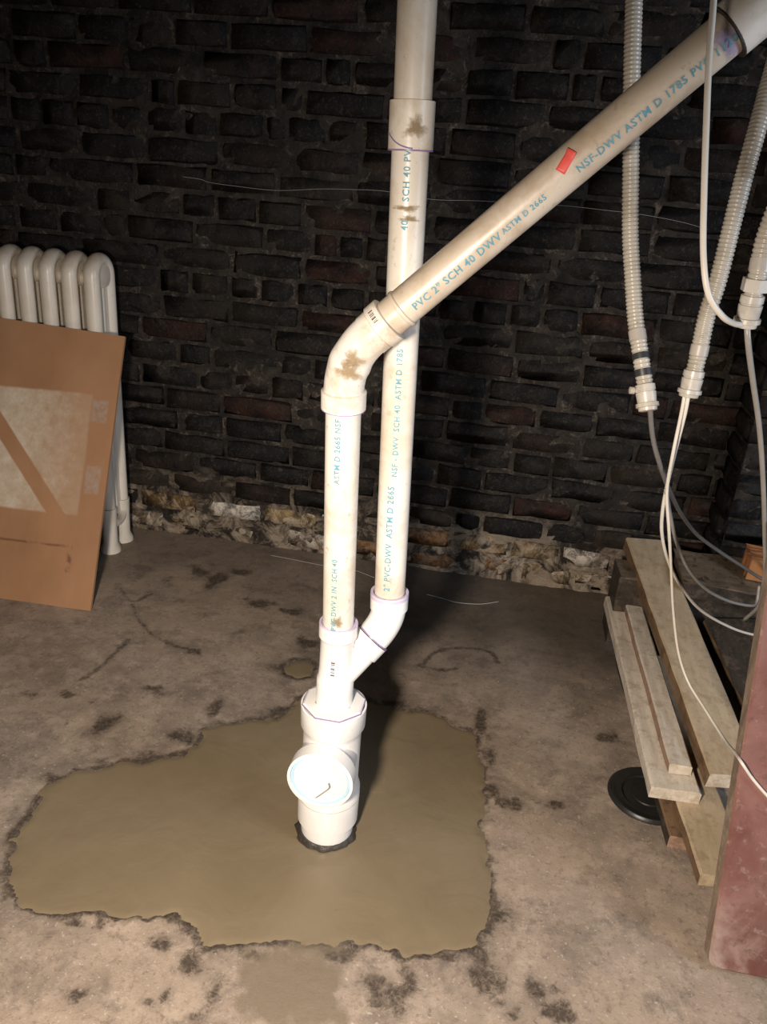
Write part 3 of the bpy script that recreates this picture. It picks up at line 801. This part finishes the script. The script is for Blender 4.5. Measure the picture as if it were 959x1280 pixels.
# slanting pipe
D1 = K3 + DG * ((2.42 - K3.z) / DG.z)      # to the ceiling, out of frame
dg = part('slanting_pipe', sweep([D0 + (D1 - D0) * (i / 12) for i in range(13)], .0302, 36), M['pvc_old'], stack)
part('grimy_collar', prof(D0 - DG * .002, D1, [(0, .0306), (.024, .0308), (.0255, .0325), (.030, .0325), (.0315, .0304)], 36, cap=False), M['pvc_old'], dg)
D2 = K3 + DG * .692
hub2 = part('upper_coupling', prof(D2, D1, [(0, .0330), (.0004, .0372), (.110, .0372), (.111, .033)], 36), M['pvc_fit_dirty'], stack)
part('primer_line', prof(D2 - DG * .0014, D1, [(0, .0306), (.0004, .0378), (.0024, .0378)], 36, cap=False), M['gasket'], hub2)
smear('primer_smear', D2 - DG * .013, DG, .0305, (.35, -1, -.05), .020, 1.1, M['primer_smear'], dg, 31)
# square red label, its upper edge curling off
st_c = K3 + DG * .438
lf = Vector((-.05, -1, .22)); lf = (lf - DG * lf.dot(DG)).normalized(); lm = lf.cross(DG)
V, F = [], []
for i in range(9):
    for j in range(7):
        a = -.0155 + .031 * i / 8; b = -.0070 + .014 * j / 6          # along and across the label
        u = a * math.cos(.37) - b * math.sin(.37); v = (a * math.sin(.37) + b * math.cos(.37)) / .0302 + .12
        lift = .0006 + .004 * max(0, (i - 6) / 2) ** 2
        V.append(st_c + DG * u + (.0302 + lift) * (math.cos(v) * lf + math.sin(v) * lm))
for i in range(8):
    for j in range(6): F.append((i * 7 + j, i * 7 + j + 1, (i + 1) * 7 + j + 1, (i + 1) * 7 + j))
rs = mesh_obj('red_label', V, F, M['red'], dg, True); rs['label'] = 'small red sticker curling on the slanting pipe'
sd_ = rs.modifiers.new('thick', 'SOLIDIFY'); sd_.thickness = .0006

# blue printed lettering wrapped round the pipes
def lettering(text, start, axis, rad, face, size, parent, s0=0.0, mat='blue_ink', squeeze=1.0):
    cu = bpy.data.curves.new('print', 'FONT'); cu.body = text; cu.size = size; cu.align_y = 'CENTER'; cu.resolution_u = 2
    cu.space_character = 1.12; cu.offset = size * .018
    t = bpy.data.objects.new('print', cu); COL.objects.link(t)
    dg_ = bpy.context.evaluated_depsgraph_get()
    me = bpy.data.meshes.new_from_object(t.evaluated_get(dg_))
    bpy.data.objects.remove(t); bpy.data.curves.remove(cu)
    ax = Vector(axis).normalized(); f = Vector(face); f = (f - ax * f.dot(ax)).normalized(); m = f.cross(ax)
    V = []
    for v in me.vertices:
        an = v.co.y / rad
        V.append(Vector(start) + ax * (s0 + v.co.x * squeeze) + (rad + .0009) * (math.cos(an) * f + math.sin(an) * m))
    F = [tuple(p.vertices) for p in me.polygons]
    bpy.data.meshes.remove(me)
    return mesh_obj('printed_lettering', V, F, M[mat], parent)
lettering('2" PVC-DWV  ASTM D 2665', tz(.596), up_t, .0302, (-.05, -1, 0), .0165, tall)
lettering('NSF - DWV  SCH 40  ASTM D 1785', tz(.835), up_t, .0302, (.10, -1, 0), .0140, tall)
lettering('SCH 40 PVC', tz(1.306), up_t, .0302, (.02, -1, 0), .0150, tall)
lettering('40', tz(1.262), up_t, .0302, (.02, -1, 0), .0150, tall)
lettering('PVC-DWV 2 IN  SCH 40', L0 + ld * .030, ld, .0302, (-.08, -1, 0), .0140, left)
lettering('ASTM D 2665 NSF', L0 + ld * .345, ld, .0302, (-.06, -1, 0), .0140, left)
lettering('PVC 2" SCH 40 DWV', D0, DG, .0302, (.10, -1, -.40), .0165, dg, .045)
lettering('ASTM D 2665', D0, DG, .0302, (.10, -1, -.35), .0120, dg, .215)
lettering('NSF-DWV ASTM D 1785 PVC 1120 2"', D0, DG, .0302, (.10, -1, -.40), .0150, dg, .345)

# ------------------------------------------------------------------ radiator
RX = -1.300
rad_e = empty('radiator', (-1.6, 2.42, 0.0), 'cream cast-iron column radiator against the brick wall, behind the brown panel', 'radiator')
yc, rc, zt, zb = 2.4700, 0.0490, 0.964, 0.150
def stadium(n=12):
    P = []
    for i in range(n + 1): P.append((yc - rc * math.cos(PI * i / n), zt + rc * math.sin(PI * i / n)))
    for i in range(n + 1): P.append((yc + rc * math.cos(PI * i / n), zb - rc * math.sin(PI * i / n)))
    return P
for k in range(9):
    xc = RX - .027 - k * .076
    ring = sweep([(xc, y, z) for y, z in stadium()], .0225, 16, closed=True, sx=1.14)
    web = box_vf(xc - .010, xc + .010, yc - rc, yc + rc, zb - .02, zt + .05)
    lens = prof((xc - .026, yc, zt + .005), (xc, yc, zt + .005), [(0.003, .020), (.006, .040), (.026, .050), (.046, .040), (.049, .020)], 20)
    cen = sweep([(xc, yc, zb - .02), (xc, yc, zt - .03), (xc, yc, zt + .0)], [.013, .013, .010], 12)
    part('section', merge(ring, web, lens, cen), M['radiator'], rad_e, 50)
    if k in (0, 8):
        for y in (yc - .049, yc + .049):
            part('foot', prof((xc, y, 0), (xc, y, 1), [(0.0, .036), (.014, .036), (.035, .026), (.10, .027), (.17, .030)], 16), M['radiator'], rad_e, 50)
for z in (.165, .955):
    part('nipple', prof((RX - .02, yc, z), (RX - 1, yc, z), [(0, .024), (.63, .024)], 20), M['radiator'], rad_e)

# ------------------------------------------------------------------ brown panel leaning on the radiator
PU = Vector((-0.0232, 0.4253, 0.9047)).normalized()
PR = Vector((1, 0, 0)); PR = (PR - PU * PR.dot(PU)).normalized(); PN = PR.cross(PU)
def panel_mat():
    b = MatB('brown_hardboard')
    uv = b.n('ShaderNodeUVMap').outputs[0]
    s_, t_, _ = b.sep(uv)                       # metres: s from the right edge to the left, t up
    wob = b.math('MULTIPLY', b.math('SUBTRACT', b.noise(9, 4), 0.5), 0.012)
    def step(v, a, w=0.004): return b.maprange(b.math('ADD', v, wob), a - w, a + w)
    def inv(v): return b.math('SUBTRACT', 1.0, v)
    mul = lambda *q: q[0] if len(q) == 1 else b.math('MULTIPLY', q[0], mul(*q[1:]))
    n1 = b.noise(6, 5, 0.6, stretch=(1, 1, .35)); n2 = b.noise(40, 5, 0.7)
    brown = b.mix(b.ramp(n1, [(0.3, 0.0), (0.7, 1.0)]), (0.36, 0.185, 0.092), (0.46, 0.25, 0.13))
    brown = b.mix(b.ramp(n2, [(0.68, 0.0), (0.8, 0.5)]), brown, (0.22, 0.11, 0.06))
    # pale coated field between t 0.28 and 0.66
    field = mul(step(t_, 0.293), inv(step(t_, 0.682)), step(s_, 0.082))
    # bare diagonal band inside the field: between two parallel lines
    q = b.math('SUBTRACT', t_, b.math('MULTIPLY', s_, 1.15))       # t - 1.11 s
    band = mul(step(q, 0.0745), inv(step(q, 0.150)))
    fade = b.ramp(b.math('ADD', b.maprange(s_, 0.05, 0.42), b.math('MULTIPLY', b.math('SUBTRACT', b.noise(34, 6, 0.72), 0.5), 0.9)), [(0.18, 0.30), (0.75, 1.0)])
    pale = b.mix(b.ramp(b.noise(24, 6, 0.7), [(0.35, 0.0), (0.65, 1.0)]), (0.56, 0.43, 0.30), (0.70, 0.60, 0.47))
    c = b.mix(mul(field, inv(band), fade), brown, pale)
    # torn bits of grey tape near the right edge
    for (s0, s1, t0, t1) in ((0.026, 0.078, 0.595, 0.665), (0.022, 0.072, 0.365, 0.455)):
        k = mul(step(s_, s0), inv(step(s_, s1)), step(t_, t0), inv(step(t_, t1)), b.ramp(b.noise(60, 5, 0.7), [(0.35, 0.0), (0.6, 0.75)]))
        c = b.mix(k, c, (0.42, 0.34, 0.29))
    # scratches low on the panel
    k = mul(step(t_, 0.189, .003), inv(step(t_, 0.195, .003)), step(s_, 0.10), b.ramp(b.noise(20, 3), [(0.4, 0.0), (0.55, 0.8)]))
    c = b.mix(k, c, (0.14, 0.06, 0.035))
    k = mul(step(s_, 0.085), inv(step(s_, 0.10)), step(t_, 0.11), inv(step(t_, 0.20)), b.ramp(n2, [(0.45, 0.0), (0.6, 0.8)]))
    c = b.mix(k, c, (0.16, 0.07, 0.04))
    return b.done(c, 0.62, spec=0.35)
P0 = Vector((-1.188, 2.012, 0.0))
PWID, PH, PT = 0.92, 0.876, 0.010
pv = []; puv = []
for d in (0, PT):
    for (s, t) in ((0, 0), (PWID, 0), (PWID, PH + .055), (0, PH)):
        pv.append(P0 - PR * s + PU * t - PN * d + Vector((0, 0, .004))); puv.append((s, t))
pf = [(1, 0, 3, 2), (4, 5, 6, 7), (0, 4, 7, 3), (1, 2, 6, 5), (3, 7, 6, 2), (0, 1, 5, 4)]
pn = mesh_obj('hardboard_panel', pv, pf, panel_mat())
uvl = pn.data.uv_layers.new(name='UVMap')
for p in pn.data.polygons:
    for li in p.loop_indices: uvl.data[li].uv = puv[pn.data.loops[li].vertex_index]
rebase(pn)
tag(pn, 'brown board with a faded pale field and diagonal stripe leaning on the radiator', 'panel')

# ------------------------------------------------------------------ lumber
def wood_mat(name, c0, c1, chip, amount, stretch=(9, 1, 9), scale=5, rough=0.65):
    b = MatB(name)
    n1 = b.noise(scale, 6, 0.65, stretch=stretch); n2 = b.noise(26, 6, 0.7); n3 = b.noise(6, 6, 0.7, dist=.5)
    c = b.mix(b.ramp(n1, [(0.36, 0.0), (0.62, 1.0)]), c0, c1)
    c = b.mix(b.ramp(n2, [(0.52, 0.0), (0.62, amount)]), c, chip)
    c = b.mix(b.ramp(b.noise(90, 6, .78), [(0.55, 0.0), (0.65, amount)]), c, chip)
    c = b.mix(b.ramp(n3, [(0.45, 0.0), (0.7, amount * .6)]), c, tuple(v * .7 for v in c0))
    b.bump(b.math('ADD', n1, n2), 0.25, 0.004)
    return b.done(c, rough, spec=0.35)
W_WHITE = wood_mat('chipped_white_paint', (0.60, 0.52, 0.42), (0.80, 0.72, 0.60), (0.42, 0.32, 0.22), 0.55)
W_BEIGE = wood_mat('beige_painted_wood', (0.44, 0.335, 0.215), (0.55, 0.435, 0.295), (0.30, 0.20, 0.11), 0.45)
W_RAW = wood_mat('raw_brown_wood', (0.16, 0.095, 0.05), (0.26, 0.165, 0.095), (0.08, 0.05, 0.03), 0.6)
W_PINK = wood_mat('pinkish_worn_wood', (0.32, 0.20, 0.14), (0.44, 0.29, 0.21), (0.14, 0.08, 0.05), 0.5)
W_DARK = wood_mat('blackened_wood', (0.030, 0.024, 0.019), (0.060, 0.046, 0.034), (0.15, 0.11, 0.075), 0.5)
W_OLD = wood_mat('weathered_grey_brown_wood', (0.125, 0.092, 0.062), (0.23, 0.17, 0.115), (0.03, 0.024, 0.018), 0.8, stretch=(1, 7, 7))
W_RED = None

def plank(name, near, back, width, thick, top, side, end, label, seed, roll=0.0, worn=.0011, group=None, right=None):
    """near/back = upper left corners of the two ends; width to the right; n lengthwise bays with worn edges"""
    A = Vector(near); B = Vector(back); d = (B - A); L = d.length; d.normalize()
    r0 = Vector(right or (1, 0, roll)); r0 = (r0 - d * r0.dot(d)).normalized(); u = r0.cross(d)
    if u.z < 0: u = -u
    r_ = random.Random(seed); n = 14
    V, F, MI = [], [], []
    for i in range(n + 1):
        q = A + d * (L * i / n)
        w = lambda: r_.uniform(-worn, worn)
        e = .004
        for (a, b) in ((0, -thick), (0, -e), (e, 0), (width - e, 0), (width, -e), (width, -thick)):
            V.append(q + r0 * (a + w()) + u * (b + w() * .6) + d * (w() * 2 if i in (0, n) else 0))
    for i in range(n):
        o = i * 6
        for j in range(6):
            j2 = (j + 1) % 6
            F.append((o + j, o + j2, o + 6 + j2, o + 6 + j)); MI.append({0: 1, 1: 0, 2: 0, 3: 0, 4: 1, 5: 1}[j])
    F.append((5, 4, 3, 2, 1, 0)); MI.append(2)
    o = n * 6; F.append((o, o + 1, o + 2, o + 3, o + 4, o + 5)); MI.append(2)
    ob = mesh_obj(name, V, F, top)
    ob.data.materials.append(side); ob.data.materials.append(end)
    for p, m in zip(ob.data.polygons, MI): p.material_index = m
    bm = bmesh.new(); bm.from_mesh(ob.data); bmesh.ops.recalc_face_normals(bm, faces=bm.faces); bm.to_mesh(ob.data); bm.free()
    rebase(ob)
    return tag(ob, label, 'plank', group or 'planks stacked at the right')
plank('wooden_plank', (.4536, 1.527, .100), (.4155, 2.39, .120), .112, .034, W_WHITE, W_WHITE, W_WHITE, 'white-painted plank at the left of the stack, nearest the cement patch', 1)
plank('wooden_plank', (.4960, 1.580, .131), (.4590, 2.485, .150), .052, .028, W_WHITE, W_PINK, W_WHITE, 'narrow pale batten lying on the white plank beside the wide beige one', 2)
plank('wooden_plank', (.5740, 1.544, .150), (.4600, 2.495, .290), .118, .044, W_BEIGE, W_RAW, W_WHITE, 'wide beige plank on top of the stack, raised towards the wall', 3)
plank('wooden_plank', (.5326, 1.324, .066), (.4700, 2.15, .066), .110, .030, W_BEIGE, W_RAW, W_BEIGE, 'beige plank lowest in the stack, its near end sticking out furthest', 4)
plank('wooden_plank', (.4960, 1.452, .034), (.4500, 2.20, .034), .045, .034, W_RAW, W_DARK, W_PINK, 'short dark brown batten on the floor under the stack, beside the black flange', 5)
plank('timber_beam', (.430, 2.432, .240), (1.41, 2.432, .240), .130, .240, W_OLD, W_DARK, W_DARK, 'dark timber block lying along the wall under the raised plank', 6, worn=.005, group='timber by the wall', right=(0, -1, 0))
plank('weathered_board', (.610, 2.438, .300), (1.45, 2.438, .300), .215, .050, W_OLD, W_DARK, W_OLD, 'weathered grey-brown board on the timber block below the brick pier', 7, worn=.005, group='timber by the wall', right=(0, -1, -.06))
plank('dark_sheet', (.815, 1.540, .022), (.680, 2.205, .185), .70, .018, W_DARK, W_RAW, W_DARK, 'blackened wooden sheet sloping from the timber block to the floor', 8, worn=.003, group='timber by the wall')
plank('brick_fragment', (.790, 2.300, .364), (.800, 2.400, .364), .075, .066, mat_simple('orange_brick', (0.30, 0.12, 0.04), .85, var=.4, scale=40, bump=.5), mat_simple('orange_brick_side', (0.26, 0.10, 0.035), .85, var=.4, scale=40, bump=.5), mat_simple('orange_brick_end', (0.34, 0.15, 0.05), .85, var=.4, scale=40, bump=.5), 'broken orange brick on the weathered board', 9, worn=.008)
bf = [o for o in COL.objects if o.name.startswith('brick_fragment')][0]; bf['category'] = 'brick'; del bf['group']

# red board standing on the floor at the right edge
def red_mat():
    b = MatB('worn_red_paint')
    z = b.sep(b.pos())[2]
    n1 = b.noise(8, 6, 0.65, dist=.4); n2 = b.noise(45, 6, 0.72); n3 = b.noise(3.5, 4)
    c = b.mix(b.ramp(n1, [(0.3, 0.0), (0.68, 1.0)]), (0.135, 0.050, 0.040), (0.26, 0.125, 0.105))
    c = b.mix(b.ramp(n3, [(0.45, 0.0), (0.62, 0.6)]), c, (0.27, 0.165, 0.14))
    lowk = b.math('MULTIPLY', b.maprange(z, 0.16, 0.03), b.ramp(n1, [(0.38, 0.0), (0.6, .9)]))
    c = b.mix(lowk, c, (0.44, 0.36, 0.30))
    c = b.mix(b.ramp(n2, [(0.57, 0.0), (0.66, 0.55)]), c, (0.34, 0.26, 0.22))
    c = b.mix(b.ramp(b.noise(16, 8, .78, dist=1.), [(0.54, 0.0), (0.64, 0.7)]), c, (0.11, 0.055, 0.042))
    b.bump(n2, .25, .004)
    return b.done(c, 0.42, spec=0.5)
W_RED = red_mat()
an = math.radians(20)
ru = Vector((0.0, math.sin(an), math.cos(an))); rn = Vector((0, -math.cos(an), math.sin(an)))
RB = Vector((.524, 1.185, 0.0)); RW_, RH_, RT_ = 0.46, 0.86, .040
def rrect(w, h, r, n=5):
    P = []
    for cx, cy, a0 in ((r, r, PI), (w - r, r, 1.5 * PI), (w - r, h - r, 0), (r, h - r, .5 * PI)):
        for i in range(n + 1):
            a = a0 + (PI / 2) * i / n
            P.append((cx + r * math.cos(a), cy + r * math.sin(a)))
    return P
ol = rrect(RW_, RH_, .022)
V, F, MI = [], [], []
for (d, ins) in ((0, .003), (.003, 0), (RT_ - .004, 0), (RT_, .004)):
    for (a, b) in ol:
        ca, cb = RW_ / 2, RH_ / 2
        a2 = a + (ins if a < ca else -ins); b2 = b + (ins if b < cb else -ins)
        V.append(RB + Vector((1, 0, 0)) * a2 + ru * b2 + rn * d)
n_ = len(ol)
for j in range(3):
    for k in range(n_): F.append((j * n_ + k, j * n_ + (k + 1) % n_, (j + 1) * n_ + (k + 1) % n_, (j + 1) * n_ + k)); MI.append(0 if j == 2 else 1)
F.append(tuple(range(n_ - 1, -1, -1))); MI.append(1)
F.append(tuple(3 * n_ + k for k in range(n_))); MI.append(0)
rb = mesh_obj('red_board', V, F, W_RED); rb.data.materials.append(wood_mat('grey_brown_edge', (0.17, 0.12, 0.085), (0.27, 0.20, 0.145), (0.40, 0.33, 0.26), 0.5, stretch=(9, 9, 1)))
for p, m in zip(rb.data.polygons, MI): p.material_index = m
bm = bmesh.new(); bm.from_mesh(rb.data); bmesh.ops.recalc_face_normals(bm, faces=bm.faces); bm.to_mesh(rb.data); bm.free()
rebase(rb); tag(rb, 'worn red-painted board with rounded corner tilted back beside the planks', 'board')

# black flange set in the floor
FX, FY = .475, 1.610
fl = empty('floor_flange', (FX, FY, 0.0), 'black plastic flange ring set in the floor beside the planks', 'flange')
part('ring', prof((FX, FY, 0), (FX, FY, 1), [(-.03, .055), (-.004, .058), (.004, .060), (.007, .064), (.006, .078), (.010, .084), (.010, .090), (.004, .096), (-.004, .097)], 48, cap=False), M['black_rubber'], fl, 40)
part('inner_cap', prof((FX, FY, 0), (FX, FY, 1), [(-.010, .059), (.0045, .059), (.0045, .040), (.0065, .038), (.0065, .001)], 40, cap=False), M['black_rubber'], fl, 40)

# ------------------------------------------------------------------ corrugated hoses and cables
H1 = [(0.108, 1.5, 1.682), (0.117, 1.484, 1.617), (0.132, 1.459, 1.507), (0.151, 1.445, 1.393), (0.168, 1.423, 1.286), (0.183, 1.399, 1.215), (0.196, 1.375, 1.156), (0.213, 1.346, 1.098), (0.224, 1.332, 1.062), (0.235, 1.316, 1.022)]
H2 = [(0.348, 1.483, 1.617), (0.333, 1.441, 1.527), (0.32, 1.4, 1.436), (0.314, 1.385, 1.379), (0.309, 1.368, 1.318), (0.304, 1.352, 1.233), (0.299, 1.35, 1.179), (0.299, 1.347, 1.122), (0.297, 1.339, 1.08), (0.296, 1.336, 1.047)]
H3 = [(0.334, 1.197, 1.421), (0.317, 1.176, 1.353), (0.311, 1.175, 1.304), (0.311, 1.168, 1.263), (0.311, 1.168, 1.238), (0.312, 1.167, 1.209), (0.312, 1.17, 1.19)]
W1 = [(0.179, 1.197, 1.62), (0.187, 1.186, 1.57), (0.191, 1.16, 1.507), (0.2, 1.141, 1.437), (0.211, 1.118, 1.356), (0.223, 1.099, 1.283), (0.238, 1.092, 1.238), (0.263, 1.106, 1.212), (0.288, 1.137, 1.199), (0.312, 1.171, 1.194)]
CA = [(0.294, 1.334, 1.07), (0.299, 1.346, 1.02), (0.305, 1.38, 0.944), (0.316, 1.432, 0.858), (0.327, 1.47, 0.792), (0.345, 1.511, 0.729), (0.379, 1.56, 0.654), (0.431, 1.64, 0.568), (0.527, 1.764, 0.445), (0.646, 1.872, 0.35), (0.739, 1.932, 0.306), (0.83, 1.96, 0.293)]
CB = [(0.288, 1.333, 1.069), (0.292, 1.34, 1.021), (0.299, 1.365, 0.937), (0.315, 1.418, 0.852), (0.343, 1.461, 0.765), (0.381, 1.527, 0.652), (0.417, 1.567, 0.532), (0.449, 1.572, 0.434), (0.478, 1.551, 0.377), (0.507, 1.501, 0.352), (0.53, 1.413, 0.346), (0.523, 1.319, 0.384), (0.521, 1.273, 0.399), (0.545, 1.268, 0.372), (0.576, 1.26, 0.345), (0.61, 1.251, 0.321), (0.656, 1.244, 0.3), (0.743, 1.238, 0.279), (0.829, 1.227, 0.253)]
CC = [(0.235, 1.324, 1.039), (0.259, 1.362, 0.969), (0.291, 1.405, 0.904), (0.343, 1.517, 0.817), (0.406, 1.649, 0.723), (0.485, 1.783, 0.626), (0.585, 1.921, 0.532), (0.677, 2.012, 0.46), (0.754, 2.085, 0.401), (0.842, 2.102, 0.362)]
CD = [(0.315, 1.429, 0.852), (0.352, 1.509, 0.771), (0.392, 1.577, 0.688), (0.447, 1.655, 0.598), (0.528, 1.767, 0.5), (0.614, 1.859, 0.431), (0.694, 1.929, 0.391), (0.719, 1.964, 0.387), (0.72, 1.981, 0.426)]
CE = [(0.313, 1.174, 1.2), (0.322, 1.173, 1.169), (0.353, 1.218, 1.111), (0.399, 1.287, 1.029), (0.448, 1.361, 0.929), (0.515, 1.472, 0.786), (0.58, 1.581, 0.638), (0.63, 1.699, 0.514), (0.65, 1.819, 0.405)]
STR1 = [(-1.099, 2.618, 1.274), (-1.04, 2.618, 1.271), (-1.008, 2.618, 1.264), (-0.934, 2.618, 1.26), (-0.789, 2.618, 1.257), (-0.647, 2.618, 1.272), (-0.546, 2.618, 1.278), (-0.44, 2.618, 1.281), (-0.295, 2.618, 1.269), (-0.148, 2.618, 1.276), (0.091, 2.618, 1.282), (0.233, 2.618, 1.279), (0.327, 2.618, 1.276), (0.444, 2.618, 1.265), (0.527, 2.618, 1.25)]
FW1 = [(-0.17, 2.434, 0.004), (-0.122, 2.425, 0.004), (-0.059, 2.41, 0.004), (0.017, 2.422, 0.004), (0.081, 2.459, 0.004)]
FW2 = [(-0.768, 2.555, 0.004), (-0.668, 2.546, 0.004), (-0.575, 2.536, 0.004), (-0.455, 2.535, 0.004), (-0.366, 2.5, 0.004)]

H1 = [(0.060, 1.575, 2.42), (0.090, 1.530, 1.95)] + H1       # on up to the ceiling, out of frame
H2 = [(0.480, 1.700, 2.42), (0.400, 1.580, 1.95)] + H2
H3 = [(0.400, 1.130, 2.42), (0.365, 1.150, 1.75)] + H3
W1 = [(0.130, 1.300, 2.42), (0.155, 1.240, 1.90)] + W1

def hose(name, pts, rad, pitch, label, fit, rows):
    P = smooth_path(pts, 14)
    # trim the hose at the connector
    root = empty(name, tuple(P[-1]), label, 'conduit', 'corrugated hoses hanging at the right')
    tot = sum((b - a).length for a, b in zip(P[:-1], P[1:]))
    Q = resample(P, pitch / 4)
    cut = int(fit / (pitch / 4))
    H = Q[:-cut]
    rr_ = [rad * (1.0, 0.955, 0.86, 0.955)[i % 4] for i in range(len(H))]
    part('corrugated_hose', sweep(H, rr_, 18), M['conduit'], root, 80)
    e = Q[-1]; d = (Q[-1] - Q[-cut]).normalized(); s = e - d * (fit + .004)
    part('connector', prof(s, e, [(0, rad * 1.02), (.001, rad * 1.16), (.010, rad * 1.18), (.011, rad * 1.06), (.0125, rad * 1.06), (.0135, rad * 1.20), (fit - .010, rad * 1.12), (fit - .009, rad * 1.34), (fit - .003, rad * 1.36), (fit - .002, rad * 1.12), (fit + .003, rad * 1.08), (fit + .004, rad * .80)], 28), M['connector'], root, 40)
    def band(dist, w, mat, k=1.03):
        i = len(Q) - 1 - int(dist / (pitch / 4)); j = max(0, i - max(2, int(w / (pitch / 4))))
        part('tape_band', sweep(Q[j:i + 1], rad * k, 20), M[mat], root, 60)
    for (dist, w, m) in rows: band(dist, w, m)
    return root, e, d
h1, e1, d1 = hose('corrugated_conduit', H1, .0136, .0064, 'corrugated hose with black tape near its end, hanging behind the slanting pipe', .040, [(.118, .016, 'tape_grey'), (.086, .010, 'tape_dark'), (.058, .012, 'tape_dark')])
part('clamp_screw', prof(e1 - d1 * .032 + Vector((-.010, 0, 0)), e1 - d1 * .032 + Vector((-1, -.2, 0)), [(0, .004), (.008, .004), (.009, .006), (.016, .006), (.017, .003)], 12), M['connector'], h1)
h2, e2_, d2 = hose('corrugated_conduit', H2, .0140, .0064, 'corrugated hose slanting down from the upper right, without black tape', .040, [(.068, .018, 'tape_grey')])
h3, e3, d3 = hose('corrugated_conduit', H3, .0130, .0064, 'short corrugated hose with stepped connectors at the right frame edge', .040, [(.052, .010, 'connector'), (.076, .016, 'tape_grey')])
part('hex_nut', prof(e3 - d3 * .066, e3, [(0, .0145), (.0005, .0185), (.017, .0185), (.0175, .0145)], 6), M['connector'], h3, 20)

def cable(name, pts, r, mat, label, segs=8):
    o = mesh_obj(name, *sweep(smooth_path(pts, 8), r, segs), M[mat], None, True)
    rebase(o)
    return tag(o, label, 'cable')
cable('cable', W1, .0040, 'cable_white', 'white cable hanging in front of the slanting pipe and hooking into the short hose')
cable('cable', CA, .0034, 'cable_white', 'white cable from the slanting hose curving right over the dark sheet')
cable('cable', CB, .0030, 'cable_white', 'long white cable draped over the beige plank onto the red board')
cable('cable', CC, .0044, 'cable_dark', 'dark grey cable from the taped hose sweeping right to the pier')
cable('cable', CD, .0038, 'cable_grey', 'grey cable looping to a bare end above the dark sheet')
cable('cable', CE, .0042, 'cable_grey', 'grey cable dropping from the short hose at the right edge')
o = cable('wall_string', STR1, .0006, 'string', 'thin pale string strung across the brick wall', 5); o['category'] = 'string'
o = cable('floor_wire', FW1, .0016, 'string', 'thin pale wire on the dark floor between the pipes and planks', 5); o['category'] = 'wire'
o = cable('floor_wire', FW2, .0014, 'string', 'thin pale wire on the floor behind the left pipe', 5); o['category'] = 'wire'
